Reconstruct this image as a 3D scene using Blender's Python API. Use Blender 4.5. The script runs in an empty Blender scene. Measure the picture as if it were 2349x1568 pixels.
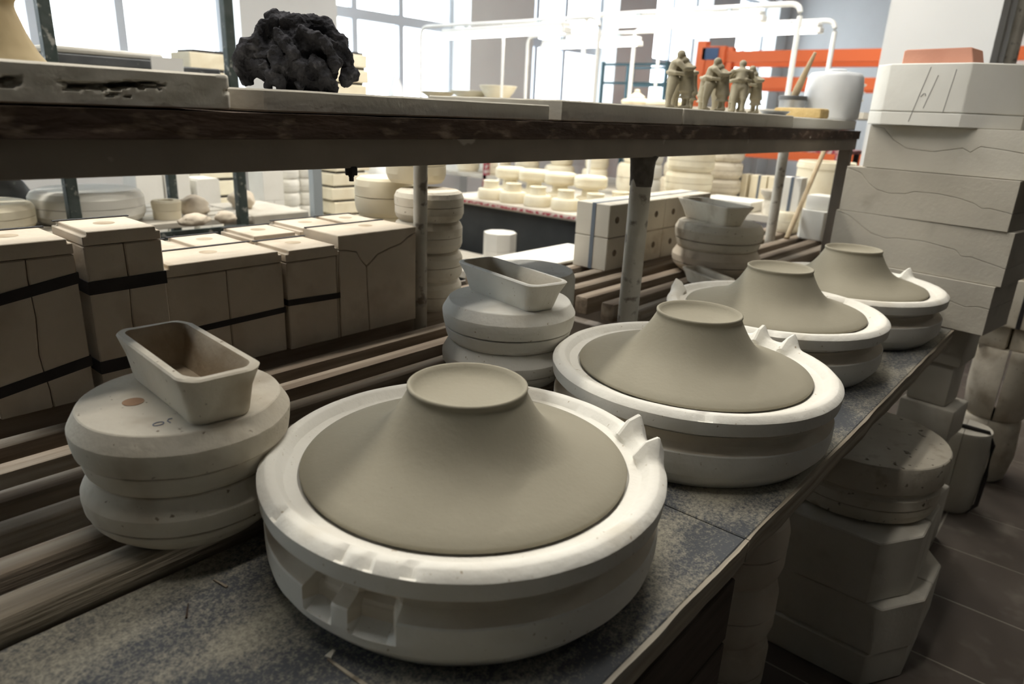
import bpy, bmesh, math, random
from mathutils import Vector, Matrix, noise
R = math.radians
random.seed(7)

# ------------------------------------------------------------------ camera, sky, exposure
scene = bpy.context.scene
COL = scene.collection
CAMZ = 1.26
yaw, pitch, roll, FPX = 0.6987, 0.3203, -0.0464, 1600.0
fw = Vector((math.cos(pitch)*math.cos(yaw), math.cos(pitch)*math.sin(yaw), -math.sin(pitch)))
rt = Vector((math.sin(yaw), -math.cos(yaw), 0))
dn = fw.cross(rt)
rt2 = math.cos(roll)*rt + math.sin(roll)*dn
dn2 = -math.sin(roll)*rt + math.cos(roll)*dn
cam_data = bpy.data.cameras.new('camera')
cam = bpy.data.objects.new('camera', cam_data)
COL.objects.link(cam)
m3 = Matrix((rt2, -dn2, -fw)).transposed()
cam.matrix_world = Matrix.Translation((0, 0, CAMZ)) @ m3.to_4x4()
cam_data.sensor_fit = 'HORIZONTAL'
cam_data.sensor_width = 36.0
cam_data.lens = 36.0*FPX/2349.0
cam_data.clip_start = 0.02
cam_data.dof.use_dof = True
cam_data.dof.focus_distance = 1.05
cam_data.dof.aperture_fstop = 5.0
scene.camera = cam
cy = scene.cycles
cy.max_bounces = 6; cy.diffuse_bounces = 4; cy.glossy_bounces = 2; cy.transmission_bounces = 2; cy.transparent_max_bounces = 6
cy.caustics_reflective = False; cy.caustics_refractive = False
cy.adaptive_threshold = 0.10; cy.use_light_tree = False

world = bpy.data.worlds.new('overcast_sky')
scene.world = world
world.use_nodes = True
bg = world.node_tree.nodes['Background']
bg.inputs[0].default_value = (0.88, 0.94, 1.0, 1)
bg.inputs[1].default_value = 11.0

scene.view_settings.view_transform = 'Standard'
scene.view_settings.look = 'None'
scene.view_settings.gamma = 1.0
scene.view_settings.use_curve_mapping = False
scene.view_settings.exposure = -0.40

# ------------------------------------------------------------------ materials
def nt(name):
    m = bpy.data.materials.new(name); m.use_nodes = True
    return m, m.node_tree.nodes, m.node_tree.links, m.node_tree.nodes['Principled BSDF']

def mat(name, c1, c2=None, scale=6.0, rough=0.9, bump=0.0, bscale=60.0, stretch=(1, 1, 1), spot=None, spot_scale=20.0,
        spot_lo=0.62, spot_hi=0.72, detail=3.0, lo=0.35, hi=0.7, metal=0.0, spec=0.3, fleck=None, fleck_scale=180.0, fleck_lo=.68):
    m, N, L, P = nt(name)
    P.inputs['Roughness'].default_value = rough
    P.inputs['Metallic'].default_value = metal
    P.inputs['Specular IOR Level'].default_value = spec
    g = N.new('ShaderNodeNewGeometry')
    mp = N.new('ShaderNodeMapping'); mp.inputs['Scale'].default_value = stretch
    L.new(g.outputs['Position'], mp.inputs['Vector'])
    def nz(s, d=detail):
        n = N.new('ShaderNodeTexNoise'); n.inputs['Scale'].default_value = s; n.inputs['Detail'].default_value = d
        L.new(mp.outputs[0], n.inputs['Vector']); return n
    def ramp(fac, a, b):
        r = N.new('ShaderNodeMapRange'); r.inputs[1].default_value = a; r.inputs[2].default_value = b
        L.new(fac, r.inputs[0]); return r.outputs[0]
    def mix(fac, a, b):
        x = N.new('ShaderNodeMix'); x.data_type = 'RGBA'
        L.new(fac, x.inputs[0])
        if isinstance(a, tuple): x.inputs[6].default_value = (*a, 1)
        else: L.new(a, x.inputs[6])
        x.inputs[7].default_value = (*b, 1)
        return x.outputs[2]
    c = mix(ramp(nz(scale).outputs[0], lo, hi), c1, c2 or c1)
    if spot: c = mix(ramp(nz(spot_scale).outputs[0], spot_lo, spot_hi), c, spot)
    if fleck: c = mix(ramp(nz(fleck_scale, 2).outputs[0], fleck_lo, fleck_lo+.06), c, fleck)
    L.new(c, P.inputs['Base Color'])
    if bump:
        b = N.new('ShaderNodeBump'); b.inputs['Strength'].default_value = bump; b.inputs['Distance'].default_value = 0.004
        L.new(nz(bscale, 3).outputs[0], b.inputs['Height']); L.new(b.outputs[0], P.inputs['Normal'])
    return m

def flat(name, c, rough=0.6, metal=0.0, emit=0.0):
    m, N, L, P = nt(name)
    P.inputs['Base Color'].default_value = (*c, 1); P.inputs['Roughness'].default_value = rough; P.inputs['Metallic'].default_value = metal
    if emit:
        P.inputs['Emission Color'].default_value = (*c, 1); P.inputs['Emission Strength'].default_value = emit
    return m

M = {}
M['plaster'] = mat('white_plaster', (.80, .78, .715), (.71, .68, .61), 5, .93, .25, 90, spot=(.62, .56, .45), spot_scale=9, spot_lo=.6, spot_hi=.85, fleck=(.42, .35, .25), fleck_scale=120, fleck_lo=.70)
M['plaster_side'] = M['plaster']
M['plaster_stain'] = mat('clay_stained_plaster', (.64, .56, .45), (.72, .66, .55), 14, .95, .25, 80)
M['plaster_inner'] = mat('stained_trough_and_hole_shade', (.40, .32, .225), (.52, .44, .33), 20, .95, .3, 80)  # clay stain in the troughs, also darkens the painted pour holes
M['hole'] = mat('dark_hole_disc', (.20, .155, .11), (.14, .11, .08), 40, .95)  # colour of flat dark discs drawn where the front holes are
M['plaster_old'] = mat('aged_plaster', (.74, .685, .575), (.64, .58, .475), 7, .95, .3, 80, spot=(.46, .39, .29), spot_scale=14, spot_lo=.55, spot_hi=.8, fleck=(.3, .24, .17), fleck_scale=110, fleck_lo=.7)
M['plaster_pitted'] = mat('pitted_plaster', (.60, .55, .45), (.52, .47, .38), 9, .95, .4, 70, spot=(.40, .34, .25), spot_scale=22, spot_lo=.58, spot_hi=.75, fleck=(.16, .13, .09), fleck_scale=48, fleck_lo=.66)
M['crate_wood'] = mat('dark_crate_wood', (.09, .07, .052), (.055, .042, .032), 30, .9, .4, 60, stretch=(.1, 1, 1))  # wood of the added crate, dark like the shade around it
M['plaster_brown'] = mat('tanned_plaster', (.68, .60, .49), (.58, .505, .405), 6, .95, .25, 70, spot=(.40, .32, .23), spot_scale=10, spot_lo=.55, spot_hi=.85)
M['plaster_grey'] = mat('grey_plaster', (.60, .565, .49), (.53, .50, .43), 6, .93, .22, 90, spot=(.45, .41, .34), spot_scale=12, spot_lo=.6, spot_hi=.85)
M['plaster_shaded'] = mat('shaded_grey_plaster', (.50, .465, .395), (.43, .40, .34), 6, .93, .22, 90, spot=(.38, .345, .285), spot_scale=12, spot_lo=.6, spot_hi=.85)  # grey plaster darkened to paint in the dimmer light on the lower slabs
M['plaster_cream'] = mat('cream_plaster', (.83, .77, .61), (.74, .66, .49), 9, .92, .15, 50, spot=(.6, .5, .33), spot_scale=8, spot_lo=.62, spot_hi=.85)
M['plaster_pale'] = mat('pale_plaster', (.82, .80, .74), (.75, .73, .66), 6, .92, .15, 60)
M['clay'] = mat('leather_hard_clay', (.300, .274, .208), (.272, .248, .186), 7, .82, .10, 160, fleck=(.24, .2, .15), fleck_scale=260, fleck_lo=.74, spec=.35)
M['clay_fig'] = mat('dry_clay', (.43, .39, .29), (.37, .33, .24), 18, .9, .2, 140)
M['clay_red'] = mat('red_clay', (.42, .26, .16), (.36, .21, .13), 30, .9, .2, 120)
M['brick'] = mat('terracotta', (.62, .31, .22), (.56, .27, .19), 12, .9, .25, 60, spot=(.72, .50, .40), spot_scale=14, spot_lo=.58, spot_hi=.7)
M['wood'] = mat('dusty_wood', (.36, .295, .225), (.20, .155, .115), 40, .9, .6, 110, stretch=(.05, 1, 1), lo=.38, hi=.62, spot=(.55, .50, .42), spot_scale=22, spot_lo=.55, spot_hi=.8)
M['wood_edge'] = mat('grey_weathered_wood', (.46, .40, .31), (.22, .185, .14), 60, .9, .8, 130, stretch=(.05, 1, 1), lo=.38, hi=.62, spot=(.45, .42, .36), spot_scale=30, spot_lo=.55, spot_hi=.75)
M['plank'] = mat('dark_stained_plank', (.075, .048, .034), (.045, .030, .022), 26, .85, .8, 70, stretch=(.35, 1, 1), spot=(.20, .15, .11), spot_scale=55, spot_lo=.55, spot_hi=.72, fleck=(.42, .38, .32), fleck_scale=42, fleck_lo=.70)
M['steel'] = mat('grey_painted_steel', (.225, .188, .150), (.180, .150, .120), 10, .6, .15, 60, spot=(.40, .36, .31), spot_scale=11, spot_lo=.66, spot_hi=.69, spec=.4)
M['tube'] = mat('worn_steel_tube', (.56, .53, .46), (.44, .41, .35), 14, .5, .2, 60, spot=(.20, .17, .14), spot_scale=35, spot_lo=.58, spot_hi=.68, metal=.1, spec=.5)
M['tube_dark'] = mat('blackened_weld', (.07, .06, .05), (.13, .115, .10), 40, .7, .8, 60)
M['black'] = mat('black_rubber', (.03, .028, .027), (.045, .04, .04), 20, .7)
M['strap_blue'] = flat('slate_strap', (.12, .145, .18), .6)
M['felt'] = mat('charcoal_felt', (.040, .040, .045), (.085, .085, .095), 30, 1.0, 1.0, 160, spot=(.19, .19, .21), spot_scale=60, spot_lo=.6, spot_hi=.8, spec=.05)
M['green_steel'] = mat('dark_green_paint', (.045, .062, .056), (.075, .09, .085), 30, .6, .2, 60, spot=(.35, .35, .32), spot_scale=40, spot_lo=.6, spot_hi=.7)
M['grey_steel'] = flat('pale_blue_grey_steel', (.42, .47, .50), .5)
M['orange'] = flat('orange_paint', (.85, .16, .035), .5)
M['teal'] = flat('teal_paint', (.05, .12, .14), .5)
M['bluepanel'] = flat('blue_panel', (.05, .09, .18), .6)
M['wall'] = mat('white_wall', (.80, .80, .79), (.76, .76, .75), 2, .9, .05, 30)
M['wall_dim'] = mat('dark_unseen_wall', (.11, .115, .11), (.09, .095, .09), 2, .9, .05, 30)  # unseen walls coloured dark to cut the bounce light
M['ceil'] = mat('ceiling_paint', (.50, .49, .49), (.44, .43, .43), 2, .9)
M['frame'] = flat('white_window_frame', (.62, .66, .72), .5)
M['grout'] = mat('dusty_grout', (.29, .265, .22), (.20, .18, .15), 12, .95)
M['tile'] = mat('brown_floor_tile', (.105, .086, .070), (.082, .067, .056), 4, .65, .15, 40, spot=(.21, .185, .155), spot_scale=7, spot_lo=.55, spot_hi=.8, fleck=(.36, .33, .28), fleck_scale=60, fleck_lo=.74)
M['dark'] = mat('dark_panel', (.030, .034, .036), (.045, .048, .05), 5, .8)
M['crate'] = mat('dark_grey_plastic', (.085, .09, .095), (.13, .135, .14), 18, .6, spot=(.35, .35, .34), spot_scale=25, spot_lo=.62, spot_hi=.75)
M['white'] = flat('white_enamel', (.82, .82, .80), .5)
M['bag'] = mat('white_plastic_film', (.80, .82, .84), (.68, .71, .74), 8, .4, .5, 20)
M['pink'] = flat('pink_cloth', (.75, .16, .36), .9)
M['navy'] = flat('navy_cloth', (.02, .03, .07), .9)
M['red'] = mat('red_white_edging', (.33, .05, .07), (.55, .47, .44), 40, .8, lo=.48, hi=.56)
M['sponge'] = mat('yellow_sponge', (.62, .46, .22), (.50, .36, .16), 30, 1.0, .8, 120)
M['handle'] = mat('pale_wooden_handle', (.52, .41, .27), (.44, .34, .21), 30, .7)
M['tray'] = mat('metal_tray', (.45, .47, .50), (.35, .37, .40), 12, .4, metal=.4)
M['lamp'] = flat('fluorescent_tube', (1.0, .985, .93), .4, emit=14.0)
M['pencil'] = flat('pencil_grey', (.26, .25, .24), .8)
M['ink'] = flat('blue_ink', (.16, .19, .30), .7)
M['shelf_pale'] = mat('dusty_shelf', (.62, .58, .50), (.50, .46, .39), 8, .9, .2, 40)
M['bust'] = mat('tan_clay', (.44, .35, .20), (.40, .31, .175), 8, .85, .1, 90)

def board_material():
    m, N, L, P = nt('dust_covered_board')
    P.inputs['Roughness'].default_value = .75; P.inputs['Specular IOR Level'].default_value = .35
    g = N.new('ShaderNodeNewGeometry')
    def nz(s, d, st=None, vec=None):
        n = N.new('ShaderNodeTexNoise'); n.inputs['Scale'].default_value = s; n.inputs['Detail'].default_value = d
        src = g.outputs['Position']
        if st:
            mp = N.new('ShaderNodeMapping'); mp.inputs['Scale'].default_value = st; L.new(src, mp.inputs[0]); src = mp.outputs[0]
        L.new(src, n.inputs['Vector']); return n.outputs[0]
    a = nz(5.0, 4, (.7, 1.4, 1)); b = nz(170, 2); c = nz(420, 1)
    ad = N.new('ShaderNodeMath'); ad.operation = 'MULTIPLY_ADD'; L.new(b, ad.inputs[0]); ad.inputs[1].default_value = .55
    am = N.new('ShaderNodeMath'); am.operation = 'MULTIPLY'; am.inputs[1].default_value = 1.7; L.new(a, am.inputs[0]); L.new(am.outputs[0], ad.inputs[2])
    ad2 = N.new('ShaderNodeMath'); ad2.operation = 'MULTIPLY_ADD'; L.new(c, ad2.inputs[0]); ad2.inputs[1].default_value = .45; L.new(ad.outputs[0], ad2.inputs[2])
    r = N.new('ShaderNodeMapRange'); r.inputs[1].default_value = 1.20; r.inputs[2].default_value = 1.58; L.new(ad2.outputs[0], r.inputs[0])
    x = N.new('ShaderNodeMix'); x.data_type = 'RGBA'; L.new(r.outputs[0], x.inputs[0])
    x.inputs[6].default_value = (.072, .077, .085, 1); x.inputs[7].default_value = (.38, .35, .275, 1)
    L.new(x.outputs[2], P.inputs['Base Color'])
    bp = N.new('ShaderNodeBump'); bp.inputs['Strength'].default_value = .3; bp.inputs['Distance'].default_value = .001
    L.new(b, bp.inputs['Height']); L.new(bp.outputs[0], P.inputs['Normal'])
    return m
M['board'] = board_material()

def glass_material():
    m, N, L, P = nt('window_glass')
    N.remove(P)
    t = N.new('ShaderNodeBsdfTransparent'); gl = N.new('ShaderNodeBsdfGlossy'); gl.inputs['Roughness'].default_value = .05
    mx = N.new('ShaderNodeMixShader'); mx.inputs[0].default_value = .06
    t.inputs[0].default_value = (.96, .98, .98, 1)
    L.new(t.outputs[0], mx.inputs[1]); L.new(gl.outputs[0], mx.inputs[2])
    L.new(mx.outputs[0], N['Material Output'].inputs[0])
    return m
M['glass'] = glass_material()

# ------------------------------------------------------------------ helpers
def finish(name, me, m, parent=None, loc=None, rot=None, smooth=True, angle=35):
    if isinstance(m, str): m = M[m]
    me.materials.append(m)
    if smooth:
        me.polygons.foreach_set('use_smooth', [True]*len(me.polygons))
        me.set_sharp_from_angle(angle=R(angle))
    o = bpy.data.objects.new(name, me); COL.objects.link(o)
    if parent: o.parent = parent
    if loc is not None: o.location = loc
    if rot is not None: o.rotation_euler = rot if isinstance(rot, (tuple, list)) else (0, 0, rot)
    return o

def bm_obj(name, bm, m, parent=None, loc=None, rot=None, smooth=True, angle=35):
    bmesh.ops.recalc_face_normals(bm, faces=bm.faces[:])
    me = bpy.data.meshes.new(name); bm.to_mesh(me); bm.free()
    return finish(name, me, m, parent, loc, rot, smooth, angle)

def tag(o, label, cat, group=None, kind=None):
    if label: o['label'] = label
    if cat: o['category'] = cat
    if group: o['group'] = group
    if kind: o['kind'] = kind
    return o

def thing(name, label, cat, loc=(0, 0, 0), rot=0.0, group=None):
    o = bpy.data.objects.new(name, None); o.empty_display_size = .05
    COL.objects.link(o); o.location = loc
    o.rotation_euler = rot if isinstance(rot, (tuple, list)) else (0, 0, rot)
    return tag(o, label, cat, group)

def struct(o): o['kind'] = 'structure'; return o

def bx(bm, x0, x1, y0, y1, z0, z1, bev=0.0, seg=1):
    vs = [bm.verts.new(p) for p in ((x0, y0, z0), (x1, y0, z0), (x1, y1, z0), (x0, y1, z0), (x0, y0, z1), (x1, y0, z1), (x1, y1, z1), (x0, y1, z1))]
    fs = [bm.faces.new([vs[i] for i in f]) for f in ((0, 3, 2, 1), (4, 5, 6, 7), (0, 1, 5, 4), (1, 2, 6, 5), (2, 3, 7, 6), (3, 0, 4, 7))]
    if bev:
        es = list({e for f in fs for e in f.edges})
        bmesh.ops.bevel(bm, geom=es, offset=bev, segments=seg, affect='EDGES', profile=.5)
    return bm

def box(name, m, x0, x1, y0, y1, z0, z1, parent=None, bev=0.0, loc=None, rot=None, seg=1):
    return bm_obj(name, bx(bmesh.new(), x0, x1, y0, y1, z0, z1, bev, seg), m, parent, loc, rot)

def prism(poly, a0, a1, axis='y', bev=0.0, bm=None):
    """extrude polygon; axis y: poly=(x,z); axis x: poly=(y,z); axis z: poly=(x,y)"""
    bm = bm or bmesh.new()
    def P(p, a):
        return {'y': (p[0], a, p[1]), 'x': (a, p[0], p[1]), 'z': (p[0], p[1], a)}[axis]
    v0 = [bm.verts.new(P(p, a0)) for p in poly]; v1 = [bm.verts.new(P(p, a1)) for p in poly]
    n = len(poly); fs = [bm.faces.new(v0[::-1]), bm.faces.new(v1)]
    for i in range(n): fs.append(bm.faces.new((v0[i], v0[(i+1) % n], v1[(i+1) % n], v1[i])))
    if bev:
        bmesh.ops.recalc_face_normals(bm, faces=fs)
        es = list({e for f in fs for e in f.edges if e.calc_face_angle(0) > R(28)})
        bmesh.ops.bevel(bm, geom=es, offset=bev, segments=1, affect='EDGES')
    return bm

def lathe(profile, seg=64, fn=None, bm=None, c=(0, 0), rough=0.0, seed=0.0, sy=1.0):
    """profile of (r,z) from bottom centre to top centre"""
    bm = bm or bmesh.new(); rings = []
    for i, (r, z) in enumerate(profile):
        if r <= 1e-6:
            rings.append([bm.verts.new((c[0], c[1], z))]); continue
        ring = []
        for k in range(seg):
            th = 2*math.pi*k/seg; rr, zz = r, z
            if fn: rr, zz = fn(th, r, z, i)
            if rough:
                q = noise.noise(Vector((rr*math.cos(th)*26+seed, rr*math.sin(th)*26, zz*26)))
                rr += rough*q
            ring.append(bm.verts.new((c[0]+rr*math.cos(th), c[1]+sy*rr*math.sin(th), zz)))
        rings.append(ring)
    for a, b in zip(rings[:-1], rings[1:]):
        if len(a) == 1 and len(b) == 1: continue
        if len(a) == 1:
            for k in range(seg): bm.faces.new((a[0], b[(k+1) % seg], b[k]))
        elif len(b) == 1:
            for k in range(seg): bm.faces.new((a[k], a[(k+1) % seg], b[0]))
        else:
            for k in range(seg): bm.faces.new((a[k], a[(k+1) % seg], b[(k+1) % seg], b[k]))
    return bm

def tube(pts, r, seg=12, bm=None, caps=True):
    bm = bm or bmesh.new(); pts = [Vector(p) for p in pts]; rings = []
    for i, p in enumerate(pts):
        d = (pts[min(i+1, len(pts)-1)]-pts[max(i-1, 0)]).normalized()
        a = d.cross(Vector((0, 0, 1)))
        if a.length < .05: a = d.cross(Vector((0, 1, 0)))
        a.normalize(); b = d.cross(a)
        rr = r[i] if isinstance(r, (list, tuple)) else r
        rings.append([bm.verts.new(p+rr*(a*math.cos(t)+b*math.sin(t))) for t in [2*math.pi*k/seg for k in range(seg)]])
    for A, B in zip(rings[:-1], rings[1:]):
        for k in range(seg): bm.faces.new((A[k], A[(k+1) % seg], B[(k+1) % seg], B[k]))
    if caps: bm.faces.new(rings[0][::-1]); bm.faces.new(rings[-1])
    return bm

def bump01(x, a, b, s):
    """1 inside [a,b], smooth falloff s"""
    def sm(t): t = max(0, min(1, t)); return t*t*(3-2*t)
    return sm((x-a)/s+.5)*sm((b-x)/s+.5)

def remeshed(name, bm, vox, m, parent=None, loc=None, rot=None, smooth_it=4, disp=None):
    me = bpy.data.meshes.new(name+'_raw'); bm.to_mesh(me); bm.free()
    t = bpy.data.objects.new(name+'_raw', me); COL.objects.link(t)
    md = t.modifiers.new('r', 'REMESH'); md.mode = 'VOXEL'; md.voxel_size = vox
    if smooth_it:
        sm = t.modifiers.new('s', 'SMOOTH'); sm.factor = .5; sm.iterations = smooth_it
    dg = bpy.context.evaluated_depsgraph_get()
    me2 = bpy.data.meshes.new_from_object(t.evaluated_get(dg))
    bpy.data.objects.remove(t); bpy.data.meshes.remove(me)
    me2.name = name
    if disp:
        nr = [v.normal.copy() for v in me2.vertices]
        for v, q in zip(me2.vertices, nr): v.co = disp(v.co, q)
    return finish(name, me2, m, parent, loc, rot, True, 180)

def ell(bm, c, r, u=14, v=10, rot=None):
    mtx = Matrix.Translation(c) @ (rot.to_4x4() if rot else Matrix()) @ Matrix.Diagonal((*r, 1))
    bmesh.ops.create_uvsphere(bm, u_segments=u, v_segments=v, radius=1.0, matrix=mtx)

def limb(bm, pts, rs, seg=10):
    tube(pts, rs, seg, bm)
    for p, r in zip(pts, rs): ell(bm, p, (r, r, r), 10, 8)

def dup(root, loc, rot=None, label=None):
    r = root.copy(); COL.objects.link(r); r.location = loc
    if rot is not None: r.rotation_euler = (0, 0, rot)
    if label: r['label'] = label
    for ch in list(root.children):
        c = ch.copy(); COL.objects.link(c); c.parent = r
        for g in ch.children:
            d = g.copy(); COL.objects.link(d); d.parent = c
    return r

exec_parts = []

# ------------------------------------------------------------------ the hall
X0, X1, YB, YW, ZC = -5.0, 15.2, -5.0, 6.0, 3.9
def floor_material():
    m, N, L, P = nt('tiled_floor_base')
    P.inputs['Roughness'].default_value = .8
    g = N.new('ShaderNodeNewGeometry'); mp = N.new('ShaderNodeMapping'); mp.inputs['Location'].default_value = (-1.793+30, -.197+30, 0)
    L.new(g.outputs['Position'], mp.inputs[0])
    b = N.new('ShaderNodeTexBrick'); b.offset = 0.0; b.squash = 1.0
    b.inputs['Scale'].default_value = 1.0; b.inputs['Brick Width'].default_value = .3; b.inputs['Row Height'].default_value = .3; b.inputs['Mortar Size'].default_value = .003
    b.inputs['Color1'].default_value = (.100, .083, .068, 1); b.inputs['Color2'].default_value = (.085, .070, .058, 1); b.inputs['Mortar'].default_value = (.27, .245, .205, 1)
    L.new(mp.outputs[0], b.inputs['Vector']); L.new(b.outputs['Color'], P.inputs['Base Color'])
    return m
M['floor_base'] = floor_material()
floor = struct(box('floor', 'floor_base', X0, X1, YB, YW, -.12, -.0012))
floor['label'] = 'dark brown tiled floor with dusty pale joints'
tile_me = bx(bmesh.new(), -.1475, .1475, -.1475, .1475, -.006, 0, .0008)
tm = bpy.data.meshes.new('tile'); tile_me.to_mesh(tm); tile_me.free(); tm.materials.append(M['tile'])
for i in range(-3, 15):
    for j in range(-6, 3):
        o = bpy.data.objects.new('tile', tm); COL.objects.link(o); o.parent = floor
        o.location = (1.793+.3*i+.15, .197+.3*j+.15-.3, random.uniform(-.0008, .0004))
ceiling = struct(box('ceiling', 'ceil', X0, X1, YB, YW, ZC, ZC+.15))
for k, x in enumerate((1.2, 4.0, 6.8, 9.6, 12.4)):
    b = box('beam', 'ceil', x-.15, x+.15, YB, YW, ZC-.38, ZC, ceiling)
struct(box('wall_front', 'wall_dim', X0, X1, YB-.2, YB, 0, ZC))
struct(box('wall_left', 'wall_dim', X0-.2, X0, YB, YW, 0, ZC))
struct(box('wall_right', 'wall', X1, X1+.2, YB, YW, 0, ZC))
WIN = [(-4.0, -2.35), (-1.35, .42), (1.45, 3.30), (4.27, 6.04), (7.14, 8.99), (10.0, 11.8), (12.85, 14.65)]
SILL, HEAD = .95, 3.45
wb = bmesh.new()
bx(wb, X0, X1, YW, YW+.35, 0, SILL); bx(wb, X0, X1, YW, YW+.35, HEAD, ZC)
xs = [X0] + [v for w in WIN for v in w] + [X1]
for a, b in zip(xs[0::2], xs[1::2]): bx(wb, a, b, YW-.12, YW+.35, SILL if False else 0, ZC)
struct(bm_obj('wall_back', wb, 'wall', smooth=False))
for n, (a, b) in enumerate(WIN):
    w = bpy.data.objects.new('window_%d' % (n+1), None); COL.objects.link(w); struct(w)
    w.location = ((a+b)/2, YW+.2, SILL); w['label'] = 'tall white framed hall window blown out by daylight'
    hw, H = (b-a)/2, HEAD-SILL
    fr = bmesh.new()
    f = .055
    bx(fr, -hw, hw, -.03, .03, 0, f); bx(fr, -hw, hw, -.03, .03, H-f, H)
    bx(fr, -hw, -hw+f, -.03, .03, f, H-f); bx(fr, hw-f, hw, -.03, .03, f, H-f)
    cols = [-hw+f+.36, -hw+f+.36+.60, ] if hw > .86 else [-hw+.58, -hw+1.16]
    for c in cols: bx(fr, c-.035, c+.035, -.035, .035, f, H-f)
    tz = 2.1-SILL
    bx(fr, -hw+f, hw-f, -.04, .04, tz-.05, tz+.05)
    bm_obj('frame', fr, 'frame', w, smooth=False)
    box('sill', 'frame', -hw, hw, -.32, -.03, -.01, .02, w)
    ed = [-hw+f]+[v for c in cols for v in (c-.035, c+.035)]+[hw-f]
    for x0, x1 in zip(ed[0::2], ed[1::2]):
        for z0, z1 in ((f, tz-.05), (tz+.05, H-f)):
            box('pane', 'glass', x0, x1, -.003, .003, z0, z1, w)
    rad = bmesh.new()
pil = struct(box('trim_1', 'wall', 4.2, 4.75, .63, 1.12, 0, ZC))
pil['label'] = 'white square hall pillar behind the terracotta brick'
pc = struct(box('trim_2', 'wall', 9.6, 10.1, .9, 1.4, 0, ZC)); pc['label'] = 'distant white square hall pillar'
pp = bmesh.new(); tube([(4.45, .58, .0), (4.45, .58, ZC)], .028, 12, pp)
tag(bm_obj('wall_pipe', pp, 'tube'), 'grey vertical pipe running up the side of the white pillar', 'pipe')

# overhead lamps out of view, several added to brighten the background and pillar
def unseen_ceiling_lamp(x, y, watts, where):
    t = thing('unseen_ceiling_lamp', 'unseen long twin tube ceiling lamp high '+where, 'lamp', (x, y, ZC-.48), 0, 'ceiling lamps of the hall')
    box('housing', 'white', -.65, .65, -.11, .11, .03, .09, t, .01)
    for s in (-1, 1):
        bm = bmesh.new(); tube([(-.6, s*.055, .005), (.6, s*.055, .005)], .018, 8, bm); bm_obj('tube', bm, 'white', t)
    for s in (-.5, .5):
        bm = bmesh.new(); tube([(s, 0, .09), (s, 0, .48)], .006, 6, bm); bm_obj('rod', bm, 'white', t)
    ld = bpy.data.lights.new('unseen_ceiling_lamp_light', 'AREA'); ld.shape = 'RECTANGLE'; ld.size = 1.2; ld.size_y = .15; ld.energy = watts; ld.color = (1, .95, .86)
    lo = bpy.data.objects.new('lamp_light', ld); COL.objects.link(lo); lo.parent = t; lo.location = (0, 0, -.02)
LW = ['above the left round mould stack', 'above the second bowl mould of the row', 'above the far end of the slats', 'above the green rack, added to brighten the background', 'above the tower of round moulds, added to brighten the background', 'above the red edged table, added to brighten the background', 'above the tall bench', 'in front of the orange rack', 'beyond the orange rack, added to brighten the far wall', 'over the aisle, added to brighten the side of the white pillar']
for x, y, w in ((.4, .55, 24), (1.5, .80, 24), (3.3, 1.2, 24), (.2, 2.2, 52), (1.8, 2.2, 52), (3.4, 2.5, 60), (5.4, 2.6, 65), (8.2, 2.0, 45), (11.0, 2.0, 45), (5.8, -1.9, 20)):
    unseen_ceiling_lamp(x, y, w, LW.pop(0))

# ------------------------------------------------------------------ the steel rack with planks, slats and boards
rack = thing('steel_rack', 'brown-grey steel shelf rack carrying the plaster moulds', 'rack', (1.413, .80, 0))
def rp(name, m, x0, x1, y0, y1, z0, z1, bev=.002): return box(name, m, x0-1.413, x1-1.413, y0-.80, y1-.80, z0, z1, rack, bev)
rp('front_rail', 'steel', -.6, 2.90, .797, .803, 1.176, 1.2145, .001)
rp('front_rail_flange', 'steel', -.6, 2.90, .803, .84, 1.2095, 1.2145, .001)
rp('back_rail', 'steel', -.6, 3.4, 1.172, 1.178, 1.176, 1.2145, .001)
for x in (1.42, 2.85): rp('cross_bar', 'steel', x-.02, x+.02, .84, 1.172, 1.176, 1.2095)
def post(name, x, y, z0, z1, r=.024, m='tube'):
    bm = bmesh.new(); tube([(x-1.413, y-.80, z0), (x-1.413, y-.80, z1)], r, 20, bm); return bm_obj(name, bm, m, rack)
post('post', 1.413, .828, 0, 1.182)
bm = bmesh.new()
lathe([(.0255, 1.11), (.027, 1.13), (.029, 1.15), (.031, 1.165), (.034, 1.176), (.03, 1.18)], 20, None, bm, (0, .028), .006, 3)
bm_obj('weld_joint', bm, 'tube_dark', rack, angle=60)
post('post', 1.078, 1.195, 0, 1.177, .016)
post('post', 2.98, 1.0925, 0, 1.177, .0205)
post('post', -.5, 1.20, 0, 1.177, .016)
rp('post', 'steel', 2.855, 2.895, .803, .843, 0, 1.176)
for x in (-.45, 1.20, 1.50, 2.9): rp('lower_beam', 'steel', x-.02, x+.02, .275, 1.70, .69, .733)
for x in (-.45, 1.20, 2.9): rp('leg', 'steel', x-.02, x+.02, .62, .66, 0, .69)
rp('back_light_block', 'steel', -.6, 3.0, 1.66, 1.67, 0, .69)  # panels added out of view to block window light under the shelf
rp('end_light_block', 'steel', -.6, -.59, .66, 1.66, 0, .69)
# bolt under the rail
bt = bmesh.new()
lathe([(0, -.012), (.0035, -.012), (.0035, -.006), (.0045, -.0058), (.0045, -.004), (.0085, -.0038), (.009, -.002), (.009, .006), (.0075, .008), (0, .008)], 6, None, bt)
b = bm_obj('bolt', bt, 'black', rack, (.598-1.413, .803-.80, 1.170)); b['label'] = 'black hexagonal bolt under the rail'

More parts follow.
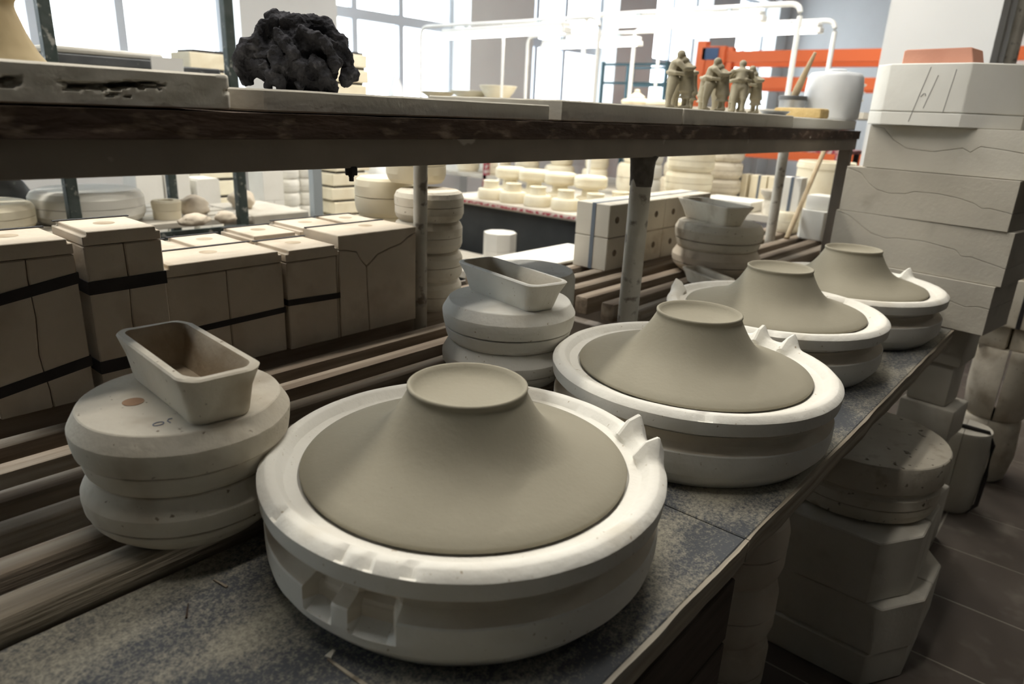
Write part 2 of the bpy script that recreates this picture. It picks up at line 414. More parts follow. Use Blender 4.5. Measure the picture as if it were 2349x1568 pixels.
def plank(x0, x1, y0, y1, label, sag=0):
    bm = bmesh.new(); n = 60; ys = (y0, y1)
    bx(bm, x0, x1, y0, y1, 1.2147, 1.2437)
    bmesh.ops.subdivide_edges(bm, edges=[e for e in bm.edges if abs(e.verts[0].co.x-e.verts[1].co.x) > .1], cuts=n)
    bmesh.ops.subdivide_edges(bm, edges=[e for e in bm.edges if abs(e.verts[0].co.z-e.verts[1].co.z) > .02], cuts=2)
    for v in bm.verts:
        q = noise.noise(v.co*22)
        if abs(v.co.y-y0) < .01: v.co.y += .0025*q+.0012*noise.noise(v.co*90)
        if v.co.z > 1.24: v.co.z += min(0, .0016*q)
    return tag(bm_obj('shelf_plank', bm, 'plank', angle=50), label, 'plank', 'dark planks of the upper shelf')
plank(-.6, 1.872, .785, .975, 'long dark stained plank along the upper shelf under the cloth and thick slab')
plank(1.876, 2.885, .785, .975, 'short dark plank at the far end of the upper shelf under the clay figurines')
plank(-.6, 2.885, .980, 1.17, 'rear dark plank of the upper shelf hidden behind the plaster slabs')

def slat(x0, x1, y, w, label, h=.05, tilt=0.0, m='wood', z=.735):
    bm = bmesh.new(); bx(bm, x0, x1, -w/2, w/2, 0, h, .006, 2)
    for v in bm.verts:
        v.co.z += .0012*noise.noise(Vector((v.co.x*6, y*40, 1))); v.co.y += tilt*(v.co.x-(x0+x1)/2)
    return bm_obj('slat', bm, m, rack, (-1.413, y-.80, z))
ords = ['first', 'second', 'third', 'fourth', 'fifth', 'sixth', 'seventh', 'eighth', 'ninth', 'tenth']
slat(-.5, 1.24, .722, .042, 'pale edged wooden slat lying directly against the dusty board at lower left', .052, .006, 'wood_edge')
for i, y in enumerate((.795, .873, .950, 1.028, 1.108)):
    slat(-.5, 1.15+.01*i, y, .036, 'dark dusty slat left of the first post, %s behind the edge slat' % ords[i], .05, random.uniform(-.006, .006))
for i, y in enumerate((1.245, 1.33, 1.415, 1.50, 1.585)):
    slat(-.5, 1.42, y, .04, 'dark slat under the row of box moulds, %s from its front' % ords[i])
for i, y in enumerate((.88, .962, 1.05, 1.135, 1.22, 1.305, 1.39, 1.475)):
    slat(1.53+.004*(i % 3), 3.38-.03*(i % 3), y, .042, 'wooden slat right of the steel post, %s from the dusty board' % ords[i], .05, random.uniform(-.004, .004))

def dusty_board(x0, x1, label):
    t = thing('shelf_board', label, 'board', ((x0+x1)/2, .47, .735), 0, 'dusty boards of the lower shelf')
    L2 = (x1-x0)/2
    bm = bx(bmesh.new(), -L2, L2, -.214, .222, .001, .025, .0015)
    bm_obj('panel', bm, 'board', t)
    bm = bmesh.new(); bx(bm, -L2, L2, -.219, -.2142, -.009, .0245)
    bmesh.ops.subdivide_edges(bm, edges=[e for e in bm.edges if abs(e.verts[0].co.x-e.verts[1].co.x) > .1], cuts=80)
    for v in bm.verts:
        v.co.y += .0025*noise.noise(Vector((v.co.x*14, v.co.z*60, x0)))*(1 if v.co.y < -.217 else 0)
        v.co.z += .0012*noise.noise(Vector((v.co.x*30, 5, x0)))
    bm_obj('edge_strip', bm, 'wood_edge', t, angle=60)
    return t
dusty_board(-.45, .780, 'near dusty grey board carrying the largest looking bowl mould')
dusty_board(.783, 2.114, 'far dusty grey board carrying the three receding bowl moulds')
# splinters lying on the board
def chip(label, x, y, l, w, a, m='wood_edge'):
    bm = bx(bmesh.new(), -l/2, l/2, -w/2, w/2, 0, .0015); 
    for v in bm.verts: v.co.y *= (1.0 if v.co.x < 0 else .45)
    tag(bm_obj('wood_splinter', bm, m, None, (x, y, .7605), R(a)), label, 'splinter', 'wood splinters on the dusty board')
chip('long thin wood splinter on the dusty board at the bottom left of the nearest mould', .305, .425, .075, .005, 95)
chip('small square plaster flake on the dusty board left of the nearest mould', .308, .466, .010, .007, 20, 'plaster_old')
chip('dark short splinter on the dusty board below the round mould stack', .243, .62, .022, .002, 60, 'plank')
chip('curled pale splinter on the dusty board between round stack and nearest mould', .287, .637, .022, .003, 100)

# ------------------------------------------------------------------ bowl moulds with clay bowls on the board
ZB = .76
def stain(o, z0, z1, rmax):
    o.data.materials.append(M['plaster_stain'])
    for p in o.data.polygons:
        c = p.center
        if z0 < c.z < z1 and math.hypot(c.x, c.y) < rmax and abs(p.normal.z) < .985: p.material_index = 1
def bowl_mould(label, loc, rz=0.0, lugs=(), notches=(), chips=(), seed=0.0, scale=1.0):
    t = thing('bowl_mould', label, 'mould', loc, 0, 'bowl moulds in a row on the dusty board')
    low = [(0, 0), (.203, 0), (.2065, .0025), (.2225, .0225), (.2250, .0265), (.2268, .036), (.2270, .046), (.2268, .0595), (.2255, .0615), (.2160, .0655), (.2100, .0690), (.2060, .0750), (.2045, .080), (0, .080)]
    def f_low(th, r, z, i):
        d = math.degrees(th)
        for a, b in notches:
            for dd in (d, d-360):
                k = bump01(dd, a, b, 1.6)
                if k > 0 and 6 <= i <= 10: r -= (.017 if i < 9 else .008)*k; z -= (0 if i == 6 else .002)*k
        return r, z
    o = bm_obj('lower_half', lathe(low, 288, f_low, rough=.0009, seed=seed), 'plaster', t, angle=17)
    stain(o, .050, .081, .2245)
    up = [(0, .0812), (.2045, .0812), (.2055, .0850), (.2105, .0895), (.2275, .0920), (.2302, .0940), (.2312, .104), (.2314, .1130), (.2300, .1148), (.2235, .1206), (.2210, .1216), (.2130, .1212), (.2105, .1200), (.2035, .1120), (.2000, .1106), (.1895, .1103), (.188, .107), (0, .106)]
    def f_up(th, r, z, i):
        d = math.degrees(th)
        for a in lugs:
            for dd in (d, d-360):
                k = math.exp(-((dd-a)/3.1)**2)
                if 8 <= i <= 12: z += (.023 if i > 8 else .012)*k*(1 if i < 11 else .8); r += (.003*k if i < 11 else 0)
                if i == 13: z += .008*k; r -= .006*k
        for a, w in chips:
            for dd in (d, d-360):
                k = math.exp(-((dd-a)/w)**2)
                if 8 <= i <= 10: z -= .0035*k; r -= .0035*k
        return r, z
    bm_obj('upper_half', lathe(up, 288, f_up, rough=.0009, seed=seed+9), 'plaster', t, angle=27)
    return t
bowl_me = None
def clay_bowl(label, loc, rz):
    global bowl_me
    if bowl_me is None:
        pr = [(0, .001), (.184, .001), (.1868, .0015), (.1872, .004), (.1855, .0062), (.170, .0118), (.150, .0176), (.132, .0230), (.118, .0285), (.107, .0345), (.098, .0415), (.0905, .0495), (.084, .0580), (.0785, .0665), (.0735, .0755), (.0698, .0825), (.0678, .0870), (.0674, .0898), (.0684, .0925), (.0682, .0948), (.0666, .0960), (.0645, .0952), (.0615, .0915), (.0570, .0870), (.0480, .0838), (.030, .0822), (0, .0818)]
        bowl_me = lathe(pr, 128)
        bmesh.ops.recalc_face_normals(bowl_me, faces=bowl_me.faces[:])
        me = bpy.data.meshes.new('clay_bowl'); bowl_me.to_mesh(me); bowl_me.free(); bowl_me = me
        o = finish('clay_bowl', me, 'clay', None, loc, rz, True, 60)
    else:
        o = bpy.data.objects.new('clay_bowl', bowl_me); COL.objects.link(o); o.location = loc; o.rotation_euler = (0, 0, rz)
    tag(o, label, 'bowl', 'wet clay bowls upside down in their moulds')
MC = [(.530, .5075), (1.028, .471), (1.508, .520), (1.913, .484)]
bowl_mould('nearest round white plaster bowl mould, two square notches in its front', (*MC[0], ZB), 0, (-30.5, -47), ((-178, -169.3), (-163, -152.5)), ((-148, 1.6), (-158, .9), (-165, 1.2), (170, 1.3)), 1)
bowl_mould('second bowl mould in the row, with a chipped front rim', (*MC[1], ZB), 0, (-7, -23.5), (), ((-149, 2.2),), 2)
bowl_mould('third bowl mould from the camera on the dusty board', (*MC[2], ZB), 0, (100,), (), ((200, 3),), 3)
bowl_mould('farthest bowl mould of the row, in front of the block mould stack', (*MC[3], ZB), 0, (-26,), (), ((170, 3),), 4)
for i, (c, l) in enumerate(zip(MC, ('large upside down clay bowl in the nearest mould', 'upside down clay bowl in the second mould of the row', 'upside down clay bowl in the third mould of the row', 'upside down clay bowl in the farthest mould of the row'))):
    clay_bowl(l, (c[0], c[1], ZB+.1103), i*1.3)

# ------------------------------------------------------------------ round two part moulds and troughs
def round_mould(label, loc, prof_lo, prof_up, m='plaster_old', seed=0.0, group=None, seg=96, cat='mould', holes=None, rough=.0012):
    t = thing('round_mould', label, cat, loc, 0, group)
    bm_obj('lower_half', lathe(prof_lo, seg, rough=rough, seed=seed), m, t, angle=18)
    t_up = bm_obj('upper_half', lathe(prof_up, seg, rough=rough, seed=seed+5), m, t, angle=18)
    return t
G_R = 'round two part moulds on the slats'
lo1 = [(0, 0), (.086, 0), (.089, .002), (.1030, .0150), (.1085, .0215), (.1108, .0290), (.1100, .0298), (.101, .0302), (0, .0302)]
up1 = [(0, .0318), (.101, .0318), (.1118, .0322), (.1124, .0330), (.1135, .0450), (.1132, .0510), (.1115, .0550), (.1025, .0715), (.1010, .0725), (0, .0725)]
lo2 = [(0, .0730), (.100, .0730), (.1020, .0742), (.1065, .0800), (.1082, .0850), (.1106, .0985), (.1098, .0994), (.100, .0998), (0, .0998)]
up2 = [(0, .1018), (.100, .1018), (.1136, .1021), (.1144, .1030), (.1162, .1130), (.1172, .1260), (.1170, .1290), (.1158, .1318), (.1075, .1470), (.1060, .148), (0, .148)]
LS = (.322, .762, .785)
round_mould('lower round mould of the left stack, standing on the slats', LS, lo1, up1, 'plaster_old', 11, G_R)
tt = round_mould('upper round mould of the left stack, with a round plug hole on top', LS, lo2, up2, 'plaster_old', 17, G_R)
bm = lathe([(0, .1482), (.0105, .1482), (.0112, .1484), (.0112, .1487), (0, .1488)], 28, None, None, (-.047, .016))
tt = [c for c in tt.children if c.name.startswith('upper_half')][0]
o = bm_obj('clay_plug', bm, 'clay_red', tt); o['label'] = 'reddish clay plug'
def scribble(name, pts, r, m, parent, label=None):
    o = bm_obj(name, tube(pts, r, 6), m, parent)
    if label: o['label'] = label
    return o
sc = []
for k in range(13):
    a = 2*math.pi*k/12; sc.append((-.052+.0055*math.cos(a), -.0585+.004*math.sin(a), .1484))
scribble('ink_mark', sc, .0005, 'ink', tt, 'faint blue handwritten letter O')
scribble('ink_mark', [(-.042, -.064, .1484), (-.0425, -.058, .1484), (-.0395, -.054, .1484), (-.036, -.055, .1484)], .0005, 'ink', tt, 'faint blue handwritten letter f')

def trough(label, loc, rz, m='plaster_old', L=.215, W=.082, H=.046, group='plaster troughs on round moulds', taper=.016, end=.022, rimw=.011, depth=.034, rough=.0010, seed=0, tilt=None, inner='plaster_old'):
    def ring(l, w, rad, z, n=7):
        pts = []
        for cx, cy, a0 in ((l/2-rad, w/2-rad, 0), (-l/2+rad, w/2-rad, 90), (-l/2+rad, -w/2+rad, 180), (l/2-rad, -w/2+rad, 270)):
            for k in range(n):
                a = R(a0+90*k/(n-1)); pts.append((cx+rad*math.cos(a), cy+rad*math.sin(a), z))
        return pts
    rings = [ring(L-2*end, W-2*taper, .016, 0), ring(L-2*end+.006, W-2*taper+.004, .018, .004), ring(L-end, W-taper, .021, H*.55), ring(L, W, .022, H-.002), ring(L-.004, W-.004, .021, H),
             ring(L-2*rimw, W-2*rimw, .017, H), ring(L-2*rimw-.005, W-2*rimw-.005, .015, H-.004), ring(L-2*rimw-.016, W-2*rimw-.014, .013, H-depth*.6), ring(L-2*rimw-.030, W-2*rimw-.026, .010, H-depth)]
    bm = bmesh.new(); vs = []
    for rg in rings:
        row = []
        for p in rg:
            v = Vector(p); q = noise.noise(v*30+Vector((seed, 0, 0)))
            v.x += rough*q; v.z += rough*.9*noise.noise(v*45+Vector((0, seed, 0))) if p[2] > .003 else 0
            row.append(bm.verts.new(v))
        vs.append(row)
    n = len(vs[0])
    for q, (a, b) in enumerate(zip(vs[:-1], vs[1:])):
        for k in range(n):
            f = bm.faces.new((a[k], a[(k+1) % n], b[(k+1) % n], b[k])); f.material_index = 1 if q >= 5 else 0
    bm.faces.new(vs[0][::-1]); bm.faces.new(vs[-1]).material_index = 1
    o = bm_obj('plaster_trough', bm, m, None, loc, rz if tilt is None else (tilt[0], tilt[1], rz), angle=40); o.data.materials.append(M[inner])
    return tag(o, label, 'trough', group)
trough('open oblong plaster trough with chipped rim on the left round mould stack', (.330, .760, .9332), R(86), 'plaster_old', .216, .088, .057, seed=2, rough=.0024, taper=.013, end=.014, depth=.048, rimw=.009, inner='plaster_inner')

MS = (.945, .805, .785)
round_mould('lower round mould of the middle stack behind the nearest clay bowl', MS, [(r*1.055, z) for r, z in lo1], [(r*1.07, z) for r, z in up1], 'plaster', 23, G_R)
round_mould('upper round mould of the middle stack, under an oblong trough', MS, [(r*1.06, z) for r, z in lo2], [(r*1.04, z) for r, z in up2], 'plaster', 29, G_R)
trough('pointed oblong plaster trough on the middle round mould stack', (.945, .805, .9332), R(78), 'plaster', .238, .088, .052, seed=5, depth=.042, rimw=.008)
# squat round mould behind the middle stack
RB = (1.212, .982, .785)
round_mould('squat flat topped round mould standing right behind the middle stack', RB, [(0, 0), (.095, 0), (.106, .01), (.110, .062), (.109, .063), (0, .063)], [(0, .065), (.109, .065), (.110, .068), (.110, .118), (.107, .128), (.1035, .1345), (.102, .135), (0, .135)], 'plaster', 31, G_R)

# round stack right of the post
R3 = (2.17, .965, .785)
k3 = 1.22
round_mould('lower wide round mould of the stack right of the steel post', R3, [(r*k3*1.02, z*1.08) for r, z in lo1], [(r*k3*1.02, z*1.08) for r, z in up1], 'plaster_brown', 41, G_R)
round_mould('upper wide round mould of the stack right of the steel post', (R3[0], R3[1], R3[2]+.0785-.0730*1.1), [(r*k3, z*1.1) for r, z in lo2], [(r*k3*.985, z*1.1) for r, z in up2], 'plaster_old', 43, G_R)
trough('oblong trough with flared ends on the round stack right of the steel post', (2.155, .985, R3[2]+.0785-.0803+.1628+.0005), R(64), 'plaster_old', .27, .11, .062, seed=8, taper=.022, end=.03)
trough('small open trough lying on the slats behind the third bowl mould', (1.93, .875, .7862), R(58), 'plaster_old', .20, .075, .042, seed=12)

# ------------------------------------------------------------------ box moulds in the left row
def seam(x0, x1, amp, n, seed, base=0.0):
    pts = []
    for k in range(n+1):
        u = k/n; pts.append((x0+(x1-x0)*u, base+amp*(noise.noise(Vector((u*3.1+seed, seed*1.7, 0)))+.25*math.sin(u*9+seed))))
    return pts
def box_mould(label, x0, x1, y0, y1, z0, h, lid, m='plaster_brown', strap=None, strap_z=None, sd=0.0, split=.5, hole=True, group='box shaped plaster moulds in the row', wave=.006, rz=0.0, straps_top=False, name='box_mould'):
    cx, cy = (x0+x1)/2, (y0+y1)/2; hx, hy = (x1-x0)/2, (y1-y0)/2
    t = thing(name, label, 'mould', (cx, cy, z0), rz, group)
    g = .0007; zl = h-lid
    sx = -hx+2*hx*split
    sm = [(sx+a, z) for z, a in [(p[0], p[1]) for p in seam(0, zl-g, wave, 8, sd)]]
    bm_obj('side_half', prism([(-hx, 0)]+[(sm[0][0]-g, 0)]+[(a-g, z) for a, z in sm[1:]]+[(-hx, zl-g)], -hy, hy, 'y', .0018), m, t, angle=30)
    bm_obj('side_half', prism([(hx, 0), (hx, zl-g)]+[(a+g, z) for a, z in sm[::-1]], -hy, hy, 'y', .0018), m, t, angle=30)
    bmx = bmesh.new(); bx(bmx, -hx, hx, -hy, hy, zl+g, h)
    es = [e for e in bmx.edges if (e.verts[0].co.z+e.verts[1].co.z)/2 > zl+.6*lid and abs(e.verts[0].co.y-e.verts[1].co.y) > .01]
    bmesh.ops.bevel(bmx, geom=es, offset=.007, segments=4, affect='EDGES')
    es = [e for e in bmx.edges if e.calc_face_angle(0) > R(60)]
    bmesh.ops.bevel(bmx, geom=es, offset=.0012, segments=1, affect='EDGES')
    lid_o = bm_obj('lid', bmx, m, t, angle=30)
    if hole:
        o = bm_obj('pour_hole_shade', lathe([(0, h+.0002), (.013, h+.0002), (.0155, h+.0002), (.016, h+.0003), (.014, h+.0004), (0, h+.0004)], 24, None, None, (0, .005)), 'plaster_inner', lid_o)  # flat darker disc paints in the shade of a dimple
        o['label'] = 'darker flat disc drawn for a shaded pour hole'
    for strap_z in ((strap_z,) if isinstance(strap_z, float) else (strap_z or ())):
        w = strap[0]; dz = strap[1]
        bm = bmesh.new(); e = .0016
        loop = [(-hx-e, -hy-e), (hx+e, -hy-e), (hx+e, hy+e), (-hx-e, hy+e)]
        zz = [strap_z, strap_z+dz, strap_z+dz, strap_z]
        inner = [(-hx-.0002, -hy-.0002), (hx+.0002, -hy-.0002), (hx+.0002, hy+.0002), (-hx-.0002, hy+.0002)]
        vo = [[bm.verts.new((*p, z-w/2)) for p, z in zip(loop, zz)], [bm.verts.new((*p, z+w/2)) for p, z in zip(loop, zz)], [bm.verts.new((*p, z+w/2)) for p, z in zip(inner, zz)], [bm.verts.new((*p, z-w/2)) for p, z in zip(inner, zz)]]
        for q in range(4):
            A, B = vo[q], vo[(q+1) % 4]
            for k in range(4): bm.faces.new((A[k], A[(k+1) % 4], B[(k+1) % 4], B[k]))
        o = bm_obj('strap', bm, 'black', t, smooth=False); o['label'] = 'black rubber strap'
    if straps_top:
        bm = bmesh.new(); bx(bm, -hx, hx, hy-.012, hy-.004, h, h+.0016)
        o = bm_obj('strap', bm, 'black', t, smooth=False); o['label'] = 'black strap over the top edge'
    return t
SZ = .785
box_mould('leftmost tall box mould cut by the picture edge, with a black strap', .235, .366, 1.190, 1.325, SZ, .261, .024, strap=(.017, .022), strap_z=(.178, .042), sd=1.3, straps_top=True)
box_mould('second tall box mould from the left, with a wide black strap', .3775, .4945, 1.182, 1.315, SZ, .270, .022, strap=(.021, .002), strap_z=(.182, .050), sd=4.1, straps_top=True)
box_mould('wide low box mould with a black strap, right beside the two tall ones', .4975, .7185, 1.190, 1.316, SZ, .2005, .022, strap=(.011, .006), strap_z=.078, sd=2.2, split=.49, wave=.0012, straps_top=True)
box_mould('low box mould with a short black strap in the middle of the row', .7245, .8435, 1.185, 1.312, SZ, .200, .023, strap=(.012, -.004), strap_z=.097, sd=9.2, split=.97, wave=.001, straps_top=True)
# end mould with a large wavy parting line
def wavy_box(label, x0, x1, y0, y1, z0, h):
    hx, hy = (x1-x0)/2, (y1-y0)/2
    t = thing('box_mould', label, 'mould', ((x0+x1)/2, (y0+y1)/2, z0), 0, 'box shaped plaster moulds in the row')
    cr = [(-hx, h-.03), (-hx+.02, h-.032), (-hx+.045, h-.038), (-hx+.058, h-.060), (-hx+.070, h-.072), (-hx+.10, h-.050), (-hx+.135, h-.040), (-hx+.165, h-.034), (-hx+.185, h-.022), (hx, h-.012)]
    g = .0008
    upo = bm_obj('upper_part', prism([(-hx, h)]+[(a, z+g) for a, z in cr]+[(hx, h)], -hy, hy, 'y', .0015), 'plaster_brown', t, angle=30)
    k = 4; cx = cr[k][0]
    bm_obj('side_half', prism([(-hx, 0), (cx+.004, 0), (cx+.002, .05), (cx-g, cr[k][1]-g)]+[(a, z-g) for a, z in cr[:k][::-1]], -hy, hy, 'y', .0015), 'plaster_brown', t, angle=30)
    bm_obj('side_half', prism([(hx, 0), (hx, cr[-1][1]-g)]+[(a, z-g) for a, z in cr[k+1:-1][::-1]]+[(cx+g, cr[k][1]-g), (cx+.0035, .05), (cx+.0055, 0)], -hy, hy, 'y', .0015), 'plaster_brown', t, angle=30)
    o = bm_obj('pour_hole_shade', lathe([(0, h+.0002), (.013, h+.0002), (.0155, h+.0002), (.016, h+.0003), (.014, h+.0004), (0, h+.0004)], 24, None, None, (.02, .01)), 'plaster_inner', upo)  # darker disc in place of a shaded recess
    o['label'] = 'darker flat disc drawn for a shaded pour hole'
    box('strap', 'black', -hx, hx, hy-.012, hy-.004, h, h+.0016, t)
wavy_box('wide box mould with a jagged parting line at the right end of the row', .8475, 1.0575, 1.187, 1.313, SZ, .2165)
for i, (a, b, h) in enumerate(((.50, .612, .196), (.615, .725, .198), (.735, .845, .206), (.85, .965, .212), (.968, 1.07, .213))):
    box_mould('rear row box mould, %s from the left, behind the front row' % ords[i], a, b, 1.328, 1.455, SZ, h, .022, 'plaster_brown', sd=3.3+i*1.7, group='box moulds of the rear row', straps_top=True)

# strapped boxes right of the post
def strapped_block(label, x0, x1, y0, y1, z0, h, m='plaster_grey', front_holes=(), end_strap=True, group='strapped block moulds in two tiers', strap='strap_blue'):
    t = thing('block_mould', label, 'mould', ((x0+x1)/2, (y0+y1)/2, z0), 0, group)
    hx, hy = (x1-x0)/2, (y1-y0)/2
    nh = bm_obj('near_half', prism([(-hy, 0), (0-.0006, 0), (0-.0006, h), (-hy, h)], -hx, hx, 'x', .002), m, t, angle=30)
    bm_obj('far_half', prism([(.0006, 0), (hy, 0), (hy, h), (.0006, h)], -hx, hx, 'x', .002), m, t, angle=30)
    for u in front_holes:
        o = bm_obj('front_hole', lathe([(0, -.0004), (.010, -.0004), (.011, .0), (.0108, .0006), (.009, .0002), (0, .0001)], 20), 'hole', nh, (-hx+u, -hy-.0002, h*.52), (R(90), 0, 0))
        o['label'] = 'small round dark hole'
    if end_strap:
        bm = bmesh.new(); c = -.004
        bx(bm, -hx-.0016, hx+.0016, c-.007, c+.007, h, h+.0016); bx(bm, -hx-.0016, -hx, c-.007, c+.007, 0, h); bx(bm, hx, hx+.0016, c-.007, c+.007, 0, h)
        o = bm_obj('strap', bm, strap, t, smooth=False); o['label'] = 'slate grey strap'
    return t
for tier, z in ((0, .785), (1, .785+.1055)):
    for i, (a, b) in enumerate(((1.862, 2.035), (2.038, 2.21), (2.213, 2.385), (2.388, 2.56))):
        strapped_block('strapped grey block mould right of the post, %s tier, %s from its near end' % (('lower', 'upper')[tier], ords[i]), a, b, 1.19, 1.318, z, .1035, 'plaster_old' if i else 'plaster_grey', (.045, .115) if i < 2 else (.06,))

# tower of small round moulds by the rear post
def small_round(label, loc, r, h, m, group, seg=48, seed=0):
    lo = [(0, 0), (r*.86, 0), (r*.95, h*.10), (r, h*.25), (r, h*.485), (r*.99, h*.493), (0, h*.493)]
    up = [(0, h*.507), (r*.99, h*.507), (r, h*.515), (r, h*.78), (r*.94, h*.93), (r*.84, h), (0, h)]
    return round_mould(label, loc, lo, up, m, seed, group, seg)
for i in range(4):
    small_round('round mould in the tower behind the thin post, %s from the bottom' % ords[i], (1.165+.002*(i % 2), 1.262, .785+i*.0715), .083, .0712, 'plaster_old', 'tower of round moulds behind the thin post', seed=50+i)
for i in range(3):
    small_round('round mould in the squat stack left of the tower, %s from the bottom' % ords[i], (1.205, 1.475, .785+i*.0985), .078, .098, 'plaster_cream', 'stack of round moulds left of the tower', seed=60+i)
c = small_round('pale drum shaped mould standing on top of the tower of round moulds', (1.193, 1.338, 1.0804), .074, .085, 'plaster_cream', None, seed=70)

# ------------------------------------------------------------------ stack of long slab moulds at the end of the board
def slab_mould(label, corner, rz, w, d, h, m='plaster_grey', wl=(), group='long slab moulds stacked behind the last bowl mould'):
    """corner = right front corner on the side facing the camera; width runs along local +y, depth along local +x"""
    t = thing('slab_mould', label, 'mould', corner, rz, group)
    g = .0005
    pts = [(u*w, v*h) for u, v in wl]
    bm_obj('lower_half', prism([(0, 0)]+[(a, z-g) for a, z in pts]+[(w, 0)], 0, d, 'x', .0009), m, t, angle=30)
    bm_obj('upper_half', prism([(0, h)]+[(a, z+g) for a, z in pts]+[(w, h)], 0, d, 'x', .0009), m, t, angle=30)
    return t
wave_a = [(0, .36), (.12, .42), (.16, .40), (.20, .48), (.30, .56), (.42, .60), (.55, .59), (.60, .52), (.70, .50), (.78, .55), (.84, .68), (.90, .88), (1, .97)]
wave_b = [(0, .34), (.18, .46), (.23, .44), (.27, .55), (.45, .62), (.60, .60), (.66, .56), (.76, .62), (.85, .80), (.92, .93), (1, .98)]
wave_c = [(0, .55), (.06, .56), (.12, .50), (.2, .56), (.33, .52), (.5, .6), (.7, .7), (1, .8)]
wave_t = [(0, .44), (.09, .50), (.14, .60), (.17, .52), (.33, .60), (.42, .63), (.46, .50), (.50, .58), (.64, .46), (.78, .50), (.86, .68), (.92, .92), (1, .97)]
rzs = R(-9)
slab_mould('lowest slab mould of the stack behind the last bowl mould', (2.185, .193, .742), rzs, .47, .20, .1335, 'plaster_shaded', wave_c)
slab_mould('third slab mould from the top, with a jutting right end', (2.193, .182, .8765), rzs, .468, .20, .1415, 'plaster_shaded', wave_b)
slab_mould('second slab mould from the top of the stack, dark gap above it', (2.190, .199, 1.0190), R(-10), .445, .20, .128, 'plaster_shaded', wave_a)
slab_mould('topmost wide slab mould under the pencil marked block', (2.185, .10, 1.1485), R(-9), .50, .24, .119, 'plaster_grey', wave_t)
# chamfered block with pencil marks
t = thing('block_mould', 'white chamfered block mould with pencil lines on top of the slab stack', 'mould', (2.33, .43, 1.2683), R(-8))
P8 = [(-.125, -.085), (-.03, -.20), (.10, -.20), (.16, -.12), (.16, .10), (.10, .17), (-.075, .17), (-.125, .115)]
bm_obj('lower_part', prism(P8, 0, .034, 'z', .0015), 'plaster_pale', t, angle=25)
tu = bm_obj('upper_part', prism(P8, .035, .158, 'z', .003), 'plaster_pale', t, angle=25)
for (a, b) in (((.012, .148), (.040, .01)), ((-.010, .128), (.010, .045)), ((-.050, .142), (-.040, .035))):
    o = bm_obj('pencil_mark', tube([(-.1253, a[0], a[1]), (-.1253, b[0], b[1])], .0008, 6), 'pencil', tu); o['label'] = 'thin grey pencil line'
o = bm_obj('pencil_mark', tube([(-.1253, .022, .074), (-.1253, .016, .082), (-.1253, .012, .082), (-.1253, .010, .076)], .0009, 6), 'pencil', tu); o['label'] = 'small pencil hook mark'
bm = prism([(-.088, 0), (.088, 0), (.088, .036), (.080, .039), (-.076, .041)], -.05, .05, 'x', .002)
tag(bm_obj('terracotta_brick', bm, 'brick', None, (2.315, .455, 1.4266), R(-6)), 'reddish terracotta brick on top of the pencil marked block', 'brick')

# column of blocks carrying the slab stack
for i, (z, h, wx, wy, l) in enumerate(((0, .19, .16, .17, 'lowest square block in the column under the slab stack'), (.1905, .19, .14, .13, 'second square block from the floor under the slab stack'), (.381, .10, .15, .15, 'flat square block in the middle of the column under the slab stack'), (.4815, .13, .12, .11, 'narrow upright block high in the column under the slab stack'), (.612, .1295, .15, .12, 'topmost block of the column, touching the slab stack'))):
    bm = bx(bmesh.new(), -wx/2, wx/2, -wy/2, wy/2, 0, h, .008, 2)
    tag(bm_obj('support_block', bm, 'plaster_grey', None, (2.36, .285+.01*(i % 2), z), R(-6)), l, 'block', 'blocks under the slab stack')

# moulds on the floor at the right
def barrel(label, loc, r, h, m='plaster_brown', belly=1.06, strap=False, group='moulds standing on the tiled floor', gap=.0008):
    t = thing('barrel_mould', label, 'mould', loc, R(3), group)
    prof = [(0, 0), (r*.80, 0), (r*.92, h*.06), (r*belly, h*.4), (r, h*.9), (r*.97, h*.98), (r*.93, h), (0, h)]
    for s in (0, 1):
        bm = lathe(prof, 48, rough=.001, seed=s*3)
        bmesh.ops.bisect_plane(bm, geom=bm.verts[:]+bm.edges[:]+bm.faces[:], plane_co=(0, gap*(1 if s else -1), 0), plane_no=(0, 1 if s else -1, 0), clear_inner=True)
        bmesh.ops.holes_fill(bm, edges=[e for e in bm.edges if e.is_boundary])
        bm_obj('half', bm, m, t, angle=35)
    if strap:
        w, zb = r*.97, .006
        loop = [(-.02, -w*.8, zb), (-.02, -w*1.06, h*.12), (-.02, -w*1.10, h*.5), (-.02, -w*1.06, h*.88), (-.02, -w*.8, h+.005), (-.02, 0, h+.007), (-.02, w*.8, h+.005), (-.02, w*1.06, h*.88), (-.02, w*1.10, h*.5), (-.02, w*1.06, h*.12), (-.02, w*.8, zb)]
        o = bm_obj('strap', tube(loop, .007, 8), 'black', t, angle=60); o['label'] = 'black rubber strap'
    return t
barrel('rounded barrel mould on the floor at the far right, lowest of its pile', (3.06, .178, 0), .100, .25, 'plaster_old')
barrel('split cylindrical mould with a dark vertical joint, above the floor barrel', (3.06, .172, .2505), .108, .27, 'plaster_old', belly=1.0, gap=.004)
for i, y in enumerate((.232, .120)):
    bm = bx(bmesh.new(), -.05, .05, -.052, .052, 0, .085, .006, 2)
    tag(bm_obj('square_block', bm, 'plaster_old', None, (3.03, y, .521), R(-5)), ('left', 'right')[i]+' of the two small square blocks on the split cylinder', 'block', 'two square blocks')
bmx = strapped_block('large strapped block mould above the two square blocks at the far right', 2.96, 3.14, .00, .34, .6065, .17, 'plaster_old', (), True, None, 'black')
barrel('small rounded strapped mould on the floor under the slab stack', (2.70, .215, 0), .085, .30, 'plaster_grey', 1.0, True)
